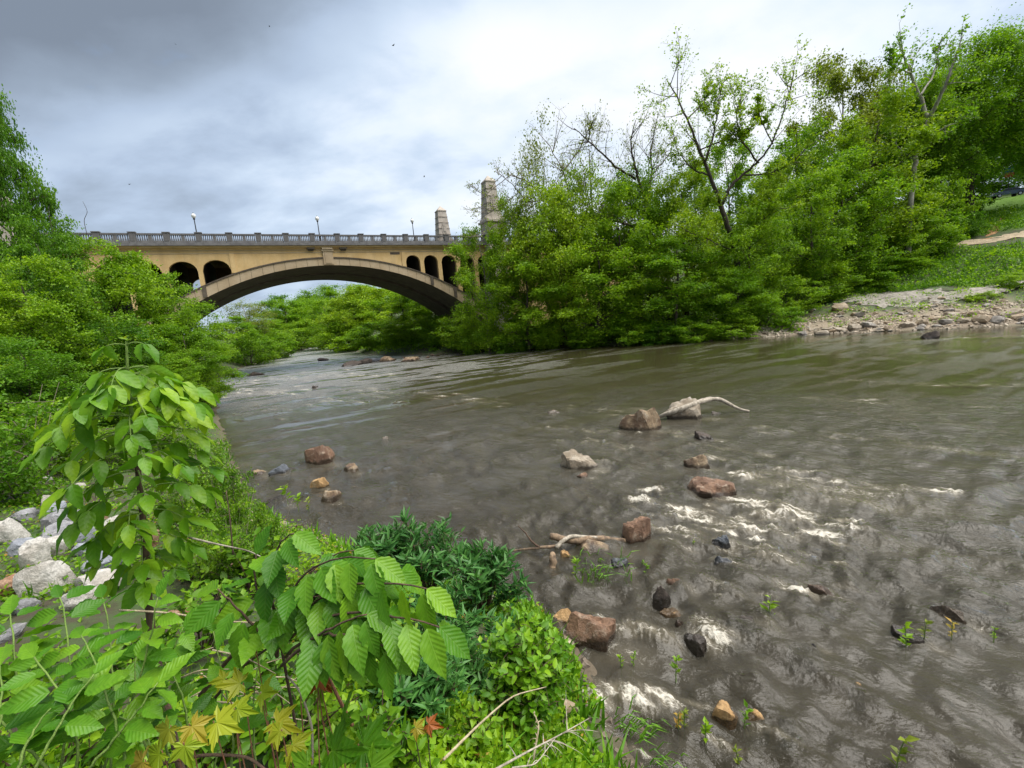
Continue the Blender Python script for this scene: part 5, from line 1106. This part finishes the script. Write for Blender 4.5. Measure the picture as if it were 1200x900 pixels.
# ------------------------------------------------------------------ the sapling with drooping leaflets
def sapling():
    rng = np.random.default_rng(101); D = 1.58
    base = on_land(176, 745, 1.2, 6); base = at(176, 745, D + .05); gz = hgt(base[0], base[1])
    root = empty('sapling', 'young sapling with a single stem and drooping fresh green leaflets', 'sapling', (base[0], base[1], gz)); o3 = np.array([base[0], base[1], gz])
    P = [np.array([base[0], base[1], gz - .05]), at(176, 745, D + .05), at(172, 660, D), at(166, 590, D), at(158, 520, D - .02), at(150, 450, D), at(148, 400, D)]
    t = np.linspace(0, 1, len(P)); tt = np.linspace(0, 1, 26); C = np.stack([np.interp(tt, t, np.array(P)[:, a]) for a in range(3)], -1)
    for _ in range(2): C[1:-1] = (C[:-2] + 2 * C[1:-1] + C[2:]) / 4
    cut = 16; b = MB(); b.tube(C[:cut + 1] - o3, np.linspace(.016, .008, cut + 1), 8); b.build('stem', STEM_BROWN, root, True)
    b = MB(); b.tube(C[cut:] - o3, np.linspace(.008, .0035, len(C) - cut), 7); b.build('leader', STEM_GREEN, root, True)
    # compound leaves: (py on the stem, direction across, reach px, toward the viewer)
    hgts = [(404, 0), (446, 1), (458, 1), (474, 1), (492, 1), (512, 1), (534, 1), (556, 1), (580, 1), (605, 1), (632, 1), (660, 1), (686, 1)]
    reach = [.075, .13, .16, .20, .215, .22, .22, .225, .21, .19, .16, .14, .11]; ph = .0
    for (py, _), rc in zip(hgts, reach):
        fr = np.interp(py, [398, 745], [1., .22]); p0, tg = along_pts(C, min(max(fr, .2), .985))
        na = 2 if py < 445 else 5
        for q in range(na):
            an = ph + q * 2 * math.pi / na + rng.normal() * .2; out = np.array([math.cos(an), math.sin(an), 0.]); L_ = rc * rng.uniform(.8, 1.12)
            if na == 2: out = np.array([1. if q else -1., -.15, 0])
            e = p0 + out * L_ + UP * (.10 * L_ - .05 * (py > 445)); mid_ = p0 + out * L_ * .5 + UP * .22 * L_; R_ = bez(p0, mid_, e - UP * .10 * L_, 7)
            b = MB(); b.tube(R_ - o3, np.linspace(.0032, .0014, 7), 4); b.build('leaf_stalk', STEM_GREEN, root)
            npair = 1 if na == 2 else int(rng.integers(2, 4)); side = unit(np.cross(out, UP)); s0 = (.075 if na == 2 else rng.uniform(.07, .105))
            for a in range(npair):
                tpos = .55 + .40 * (a / max(npair - 1, 1)) if npair > 1 else .9
                q0, tq = along_pts(R_, tpos)
                for sg in (-1, 1):
                    yd = unit(side * sg * rng.uniform(.6, 1.1) + out * rng.uniform(.2, .7) - UP * rng.uniform(.35, 1.15)); nrm = unit(UP * .7 + side * sg * .8 + out * .5 + rng.normal(size=3) * .5)
                    put_leaf(root, SAP_L[rng.integers(3)], q0, yd, nrm, s0 * rng.uniform(.8, 1.1), o3)
            q0, tq = along_pts(R_, 1.); put_leaf(root, SAP_L[rng.integers(3)], q0, unit(out * .9 - UP * rng.uniform(.3, 1.0)), unit(out + UP * .6), s0 * rng.uniform(.9, 1.2), o3)
        ph += 1.15
    tip = C[-1]
    for q in range(6):
        an = q * 1.05; put_leaf(root, MAP_L[0] if False else SMALL_BUD, tip + UP * .002 * q, unit([math.cos(an) * 1.2, math.sin(an), .5]), unit([math.cos(an) * -.4, -.3, 1.]), .022, o3, 'bud_leaf')
SMALL_BUD = blade_mesh('bud_leaf', L_MAPLE, 5, .26, .2, .2)
sapling()

# ------------------------------------------------------------------ shrubs with big pleated leaves
def shoot_shrub(name, label, base_px, depth, shoots, leaf_meshes, stem_mat, seed, size=(.09, .12), spacing=.045, droop=.5, root_r=.0045, cat='shrub', flip=.0, extra=0., group=None):
    """shoots: [(p0, p1, p2)] as (px, py, depth); leaves alternate along each"""
    rng = np.random.default_rng(seed); bp = at(*base_px, depth); gz = hgt(bp[0], bp[1]); root = empty(name, label, cat, (bp[0], bp[1], gz), group); o3 = np.array([bp[0], bp[1], gz])
    total = 0
    for si, sh in enumerate(shoots):
        C = bez(*[at(*q) for q in sh[:3]], 16); L_ = np.linalg.norm(np.diff(C, axis=0), axis=1).sum(); C[1:-1] = C[1:-1] + rng.normal(size=(14, 3)) * .0012
        b = MB()
        if sh[0][1] < 880 and si == 0: b.tube(np.vstack([bez(o3 - [0, 0, .03], (o3 + C[0]) / 2 + [0, 0, .05], C[0], 6)[:-1], C]) - o3, np.linspace(root_r, .0016, 21), 5)
        else: b.tube(C - o3, np.linspace(root_r, .0016, 16), 5)
        b.build('shoot', stem_mat, root, True)
        n = max(int(L_ / spacing), 3)
        for q in range(n):
            t = .12 + .88 * (q + .5) / n
            if len(sh) > 3: t = sh[3] + (1 - sh[3]) * (q + .5) / n
            p, tg = along_pts(C, min(t, 1)); side = unit(np.cross(tg, UP)) * (1 if q % 2 else -1)
            yd = unit(side * rng.uniform(.6, 1.) + tg * rng.uniform(.35, .8) - UP * droop * rng.uniform(.4, 1.5)); nrm = unit(UP + side * .35 * droop + rng.normal(size=3) * .42 + np.array([0, -.35, 0]))
            s = rng.uniform(*size) * (1 - .25 * t); pet = p + yd * .012
            put_leaf(root, leaf_meshes[rng.integers(len(leaf_meshes))], pet, yd, nrm, s, o3); total += 1
        put_leaf(root, leaf_meshes[0], C[-1], unit(tg - UP * droop * .8), unit(UP + np.array([0, -.4, 0]) - tg * .2), rng.uniform(*size) * .8, o3)
    return root
# the arching boughs right of the sapling
shoot_shrub('pleated_leaf_shrub', 'arching shrub with large drooping pleated leaves in front of the dark willows', (360, 930), .95, [
 ((330, 760, .98), (330, 640, .98), (440, 655, .90), .25), ((330, 760, .98), (370, 660, .92), (500, 690, .84), .25), ((330, 760, .98), (380, 690, .86), (515, 735, .80), .3), ((330, 760, .98), (300, 640, 1.02), (345, 625, .98), .2),
 ((330, 760, .98), (290, 700, 1.0), (300, 650, 1.02), .3), ((335, 770, .94), (370, 720, .84), (455, 760, .80), .3), ((330, 760, .98), (390, 640, .98), (470, 670, .95), .3), ((330, 760, .98), (350, 650, 1.08), (415, 645, 1.08), .25), ((325, 770, 1.0), (330, 690, 1.0), (385, 700, .92), .2), ((325, 770, 1.0), (290, 720, .95), (255, 690, .98), .3), ((330, 780, .9), (380, 730, .84), (430, 720, .82), .3)],
 ELM_L, STEM_BROWN, 111, (.085, .125), .030, .95, .0042)
shoot_shrub('pleated_leaf_shrub', 'low shrub with long upright shoots of pleated leaves at the photo edge', (60, 950), .85, [
 ((70, 905, .90), (95, 790, .95), (70, 700, 1.05), .1), ((30, 905, .85), (20, 810, .90), (12, 720, 1.0), .15), ((120, 905, .86), (170, 800, .90), (185, 700, .95), .25), ((90, 905, .80), (100, 840, .80), (40, 770, .86), .2), ((60, 905, .8), (0, 850, .82), (-40, 790, .9), .1),
 ((150, 905, .80), (130, 810, .86), (95, 745, .95), .2), ((100, 905, .75), (150, 850, .78), (185, 800, .82), .3), ((40, 905, .72), (70, 840, .76), (110, 790, .82), .2), ((20, 905, .72), (30, 860, .75), (60, 830, .78), .2), ((-20, 905, .75), (10, 850, .8), (0, 780, .9), .2), ((130, 905, .95), (140, 780, 1.05), (120, 700, 1.15), .3)],
 ELM_L, STEM_GREEN, 112, (.06, .105), .027, .40, .003)
shoot_shrub('pleated_leaf_shrub', 'tangle of pleated leaf shoots between the sapling foot and the yellow lobed leaves', (210, 940), 1.0, [
 ((200, 905, 1.0), (180, 800, 1.05), (215, 735, 1.1), .3), ((220, 905, .95), (230, 820, 1.0), (190, 770, 1.05), .3), ((250, 905, 1.05), (270, 820, 1.1), (250, 740, 1.15), .3), ((180, 905, .9), (150, 830, .95), (160, 770, 1.0), .3), ((270, 905, .95), (280, 850, .95), (260, 800, 1.0), .3), ((300, 905, 1.1), (290, 800, 1.15), (310, 760, 1.2), .3), ((170, 905, .8), (190, 860, .82), (140, 840, .85), .2)],
 ELM_L, STEM_GREEN, 113, (.06, .095), .028, .5, .003)
# yellow lobed leaves, the orange ones, the single brown leaf
def lobed_plant(label, base_px, depth, items, seed, stem_mat=STEM_RED, name='lobed_leaf_seedling'):
    rng = np.random.default_rng(seed); bp = at(*base_px, depth); gz = hgt(bp[0], bp[1]); root = empty(name, label, 'seedling', (bp[0], bp[1], gz), 'lobed leaf seedlings of the near bank'); o3 = np.array([bp[0], bp[1], gz])
    for px, py, d, s, ms, ang in items:
        p = at(px, py, d); b = MB(); b.tube(bez(o3, (o3 + p) / 2 + [rng.normal() * .03, 0, .06], p, 8) - o3, np.linspace(.004, .0014, 8), 4); b.build('leaf_stalk', stem_mat, root)
        yd = unit([math.sin(ang), -.25, math.cos(ang) * .55 - .25]); put_leaf(root, ms[rng.integers(len(ms))], p, yd, unit(np.array([rng.normal() * .25, -.8, .9])), s, o3)
lobed_plant('seedling with yellow green lobed leaves and two orange ones at its tip', (250, 960), .85, [
 (200, 850, .80, .085 * .72, ORA_L, 3.6), (222, 848, .80, .085 * .72, ORA_L, 2.4), (190, 880, .78, .09 * .72, MAP_L, 3.9), (250, 845, .82, .105 * .72, MAP_L, 1.5), (275, 830, .86, .08 * .72, MAP_L, 1.2), (215, 870, .77, .08 * .72, MAP_L, 2.9), (170, 890, .76, .08 * .72, ORA_L, 4.2)], 121)
lobed_plant('seedling with fresh yellow lobed leaves below the pleated boughs', (320, 950), .95, [
 (285, 800, .94, .085 * .72, MAP_L, 5.6), (305, 812, .94, .09 * .72, MAP_L, .6), (350, 785, .96, .065 * .72, MAP_L, 1.1), (320, 845, .88, .10 * .72, MAP_L, 1.6), (340, 870, .86, .09 * .72, MAP_L, 2.2), (372, 805, .95, .075 * .72, MAP_L, .9), (300, 760, 1.0, .05 * .72, MAP_L, .2), (330, 855, .84, .07 * .72, MAP_L, 4.2), (265, 795, .95, .06 * .72, MAP_L, 5.2)], 122)
lobed_plant('seedling with one red brown leaf hanging from a reddish stalk', (412, 950), .95, [(367, 772, .93, .075, BRO_L, 3.3), (372, 790, .93, .06, BRO_L, 2.6)], 123)
lobed_plant('seedling with a coppery leaf above the dark grass', (520, 960), 1.15, [(485, 852, 1.12, .07 * .72, ORA_L, 1.7), (500, 848, 1.12, .05, BRO_L, 1.2)], 124, STEM_BROWN)
lobed_plant('dark green lobed leaf seedling at the bottom of the view', (400, 970), .85, [(385, 880, .84, .12, LOBG_L, .5), (420, 872, .84, .11, LOBG_L, 1.2), (400, 850, .88, .10, LOBG_L, .2), (430, 895, .8, .1, LOBG_L, 2.2), (365, 893, .8, .09, LOBG_L, 4.)], 125)
# small leaved thicket filling the bank under the boughs
def thicket(name, label, base_px, depth, wpx, hpx, n_shoots, per, leaf_meshes, stem_mat, seed, size, lean=0., parts=260, extra=900, cat='shrub', group=None, updir=.5, extra_leaf=L_SMALL, ev=LEAF_V, ground_at=None):
    rng = np.random.default_rng(seed); base = on_land(*base_px, 1., 60., 2400); depth = base[1]; root = empty(name, label, cat, base, group)
    mpp = depth / F_PX; W, Hh = wpx * mpp, hpx * mpp; P, Y, N, S = [], [], [], []; b = MB()
    for i in range(n_shoots):
        an = rng.uniform(0, 6.28); r = math.sqrt(rng.uniform(0, 1)); e = np.array([math.cos(an) * r * W + lean * W, math.sin(an) * r * W * .8, Hh * (1 - .45 * r * r) * rng.uniform(.7, 1.1)])
        C = bez((e[0] * .12, e[1] * .12, -.03), (e[0] * .5, e[1] * .5, e[2] * .75), e, 8); b.tube(C, np.linspace(.010, .002, 8) * max(1, depth * .22), 4)
        for q in range(per):
            t = rng.uniform(.3, 1.); p, tg = along_pts(C, t)
            if rng.random() < .6:      # side twig
                d = unit(tg * .5 + rng.normal(size=3)); l2 = rng.uniform(.06, .2) * Hh; e2 = p + d * l2
                if q % 3 == 0: b.tube(np.array([p, (p + e2) / 2 + UP * .02, e2]), np.array([.004, .003, .0015]) * max(1, depth * .2), 3)
                p = p + d * l2 * rng.uniform(.3, 1)
            side = unit(rng.normal(size=3) * [1, 1, .3]); P.append(p); Y.append(unit(side + tg * .6 + UP * rng.normal() * .3 + UP * (updir - .5))); N.append(unit(UP + rng.normal(size=3) * .4 + [0, -.35, 0])); S.append(rng.uniform(*size))
    b.build('stems', stem_mat, root)
    P = np.array(P); order = np.argsort(P[:, 1] - P[:, 2] * .6)[:parts]          # the ones that show largest: foremost and topmost
    for i in order: put_leaf(root, leaf_meshes[i % len(leaf_meshes)], P[i] + base, Y[i], N[i], S[i], base)
    rest = np.setdiff1d(np.arange(len(P)), order)
    if len(rest): stuff(link('foliage', scatter_mesh('foliage', ev, LEAF_F, frames(np.array(Y)[rest], np.array(N)[rest]), P[rest], np.array(S)[rest]), extra_leaf, root))
    return root
WIL_V = LEAF_V * [.34, 1, 1]
TG = 'small leaved shrubs of the near bank'
def TH(label, px, py, d, w_, h_, ns, per, ms, seed, size, **kw): return thicket('leafy_shrub', label, (px, py), d, w_, h_, ns, per, ms, STEM_BROWN, seed, size, group=TG, **kw)
THS = [
 ('leafy shrub under the arching pleated boughs', 340, 880, 110, 130, 18, 26, (.06, .10), 130), ('leafy shrub behind the sapling foot', 235, 770, 90, 90, 16, 26, (.07, .11), 110),
 ('leafy shrub at the lowest edge of the view beside the coppery leaf', 450, 915, 80, 120, 14, 24, (.05, .09), 120), ('leafy shrub between the boulders and the sapling foot', 160, 800, 80, 70, 12, 22, (.06, .10), 100),
 ('leafy shrub low at the photo edge below the rust red boulder', 20, 830, 90, 70, 14, 22, (.06, .10), 90), ('slender pale shrub before the dark willow shade', 487, 800, 36, 120, 7, 18, (.05, .08), 90),
 ('leafy shrub between the bright bush and the pleated boughs', 555, 890, 60, 70, 12, 24, (.05, .08), 110), ('bright leafy shrub on the slope above the calm pool', 300, 700, 60, 90, 16, 28, (.09, .14), 110),
 ('leafy shrub at the bottom edge under the yellow lobed leaves', 240, 920, 110, 110, 16, 24, (.05, .09), 110), ('leafy shrub at the bottom corner of the view', 60, 930, 120, 120, 16, 24, (.05, .09), 100),
 ('leafy shrub behind the yellow lobed leaves', 300, 810, 80, 70, 13, 24, (.06, .10), 90), ('leafy shrub filling the slope behind the pleated boughs', 380, 770, 80, 90, 14, 24, (.06, .10), 90), ('low leafy shrub on the slope beside the reddish stone', 240, 690, 50, 50, 12, 24, (.08, .12), 80),
 ('leafy shrub half way down the bank above the coppery leaf', 430, 830, 70, 80, 14, 24, (.05, .09), 90)]
for i, (lab, px, py, w_, h_, ns, per, size, parts) in enumerate(THS): thicket('leafy_shrub', lab, (px, py), 1., w_, h_, ns, per, SMALL_L, STEM_BROWN, 131 + i, size, group=TG, parts=parts)
thicket('bright_bush', 'bright yellow green bush leaning over the rust red slab', (622, 850), 2.9, 62, 150, 38, 56, BUSH_L, STEM_BROWN, 141, (.06, .10), parts=290, extra_leaf=L_BUSH, updir=.6)
thicket('bright_bush', 'feathery light green bush reaching over the water above the bright one', (612, 785), 3.6, 52, 84, 24, 70, BUSH_L, STEM_BROWN, 142, (.05, .08), parts=150, extra_leaf=L_BUSH)
WG = 'dark willow shrubs at the water edge'
for i, (px, py, w_, h_, lab) in enumerate([(440, 690, 46, 92, 'dark willow shrub nearest the calm pool with upright tips'), (500, 695, 54, 100, 'tallest dark willow shrub over the water'), (568, 718, 60, 84, 'spreading dark willow shrub reaching toward the driftwood'), (525, 765, 64, 84, 'thin greyish willow shrub in front of the tall dark one'), (575, 810, 76, 84, 'shaded willow shrub low beside the bright bush'), (490, 850, 70, 95, 'darkest willow shrub behind the pleated boughs')]):
    thicket('willow_shrub', lab, (px, py), 1., w_, h_, 24, 56, WIL_L, STEM_BROWN, 150 + i, (.12, .20) if py < 730 else (.09, .15), parts=180, cat='shrub', group=WG, extra_leaf=L_WILLOW, ev=WIL_V, updir=.9)
# dead canes, pale twigs and dry stems crossing the foreground
def cane(label, pts, r0, r1, mat, group='dead stems of the near bank', twigs=0, seed=0, name='dead_stem'):
    W = np.array([at(*q) for q in pts]); rng = np.random.default_rng(seed); t = np.linspace(0, 1, len(W)); tt = np.linspace(0, 1, 16); C = np.stack([np.interp(tt, t, W[:, a]) for a in range(3)], -1)
    for _ in range(2): C[1:-1] = (C[:-2] + 2 * C[1:-1] + C[2:]) / 4
    o3 = C[0]; b = MB(); b.tube(C - o3, np.linspace(r0, r1, 16), 6)
    if twigs == 0: o = b.build(name, mat, None, True); o.location = o3; return tag(o, label, 'dead stem', group)
    root = empty(name, label, 'dead stem', o3, group); b.build('main_stem', mat, root, True)
    for q in range(twigs):
        p, tg = along_pts(C, rng.uniform(.15, .95)); d = unit(tg * .6 + rng.normal(size=3) * .7); L_ = rng.uniform(.08, .26) * np.linalg.norm(C[-1] - C[0]); b = MB()
        b.tube(bez(p, p + d * L_ * .5 + UP * .02, p + d * L_ - UP * .03, 6) - o3, np.linspace(r1 * 1.1 + .001, .001, 6), 4); b.build('twig', mat, root)
cane('pale bleached branch lying over the water edge below the bright bush', [(575, 905, 2.2), (620, 880, 2.5), (655, 862, 2.7), (690, 842, 3.)], .008, .003, WOOD_BLEACHED, twigs=12, seed=1)
cane('second pale branch forked below the bleached one', [(600, 900, 2.3), (628, 896, 2.4), (650, 866, 2.6)], .006, .002, WOOD_BLEACHED, twigs=9, seed=2)
cane('thicket of dry brown stalks at the water edge under the bright bush', [(625, 890, 2.6), (632, 850, 2.7), (625, 835, 2.8)], .008, .003, STRAW, twigs=16, seed=3)
cane('long dry stem slanting from the grass to the bright bush', [(520, 890, 1.5), (560, 850, 1.7), (600, 815, 2.0), (640, 805, 2.3)], .006, .0025, STRAW)
cane('thin pale stem running level past the sapling toward the boughs', [(140, 715, 1.4), (200, 718, 1.35), (255, 728, 1.3), (310, 730, 1.25)], .0035, .002, STRAW)
cane('arched white twig above the sapling foot', [(222, 630, 1.6), (255, 638, 1.5), (290, 645, 1.4), (305, 652, 1.35)], .004, .0015, WOOD_BLEACHED)
cane('dark cane slanting down under the pleated boughs', [(235, 815, 1.1), (265, 775, 1.08), (295, 745, 1.05), (330, 715, 1.0)], .007, .004, STEM_BROWN)
cane('second dark cane beside the slanting one', [(250, 820, 1.15), (285, 780, 1.1), (325, 752, 1.0)], .005, .003, STEM_BROWN)
cane('thick brown root like stem at the bottom of the view', [(190, 895, .82), (240, 884, .84), (290, 886, .85), (315, 905, .82)], .0035, .003, STEM_BROWN)
cane('reddish straight stem rising to the red brown leaf', [(413, 850, .95), (395, 815, .94), (372, 765, .93)], .0045, .003, STEM_RED)
cane('grey crooked twig hanging among the yellow lobed leaves', [(366, 895, .9), (366, 850, .92), (352, 810, .95), (335, 790, .98)], .003, .002, WOOD_BLEACHED)
cane('thin upright bare stem before the rising shrub on the slope', [(273, 650, 2.2), (270, 610, 2.2), (265, 575, 2.25)], .004, .002, STEM_BROWN)
for i in range(16):
    px, py = rngB.uniform(225, 345), rngB.uniform(770, 850); a = rngB.uniform(-.9, .9); L_ = rngB.uniform(40, 90); d = rngB.uniform(1.05, 1.35)
    cane('thin pale dry stalk in the tangle behind the yellow lobed leaves', [(px - L_ * .5 * math.cos(a), py + L_ * .5 * math.sin(a), d), (px, py - 6, d), (px + L_ * .5 * math.cos(a), py - L_ * .5 * math.sin(a), d + .03)], .0022, .0012, STRAW, 'dry stalks of the near bank')
# bare twigs poking up over the near trees against the sky
cane('bare twig reaching into the sky beside the balustrade end', [(102, 275, 22), (98, 258, 22), (103, 248, 22), (97, 236, 22)], .014, .006, BARK_DARK, 'bare twigs above the near trees')
cane('pair of thin bare shoots above the dark tree', [(62, 272, 21), (58, 255, 21), (57, 243, 21)], .014, .006, BARK_DARK, 'bare twigs above the near trees', 3, 5)
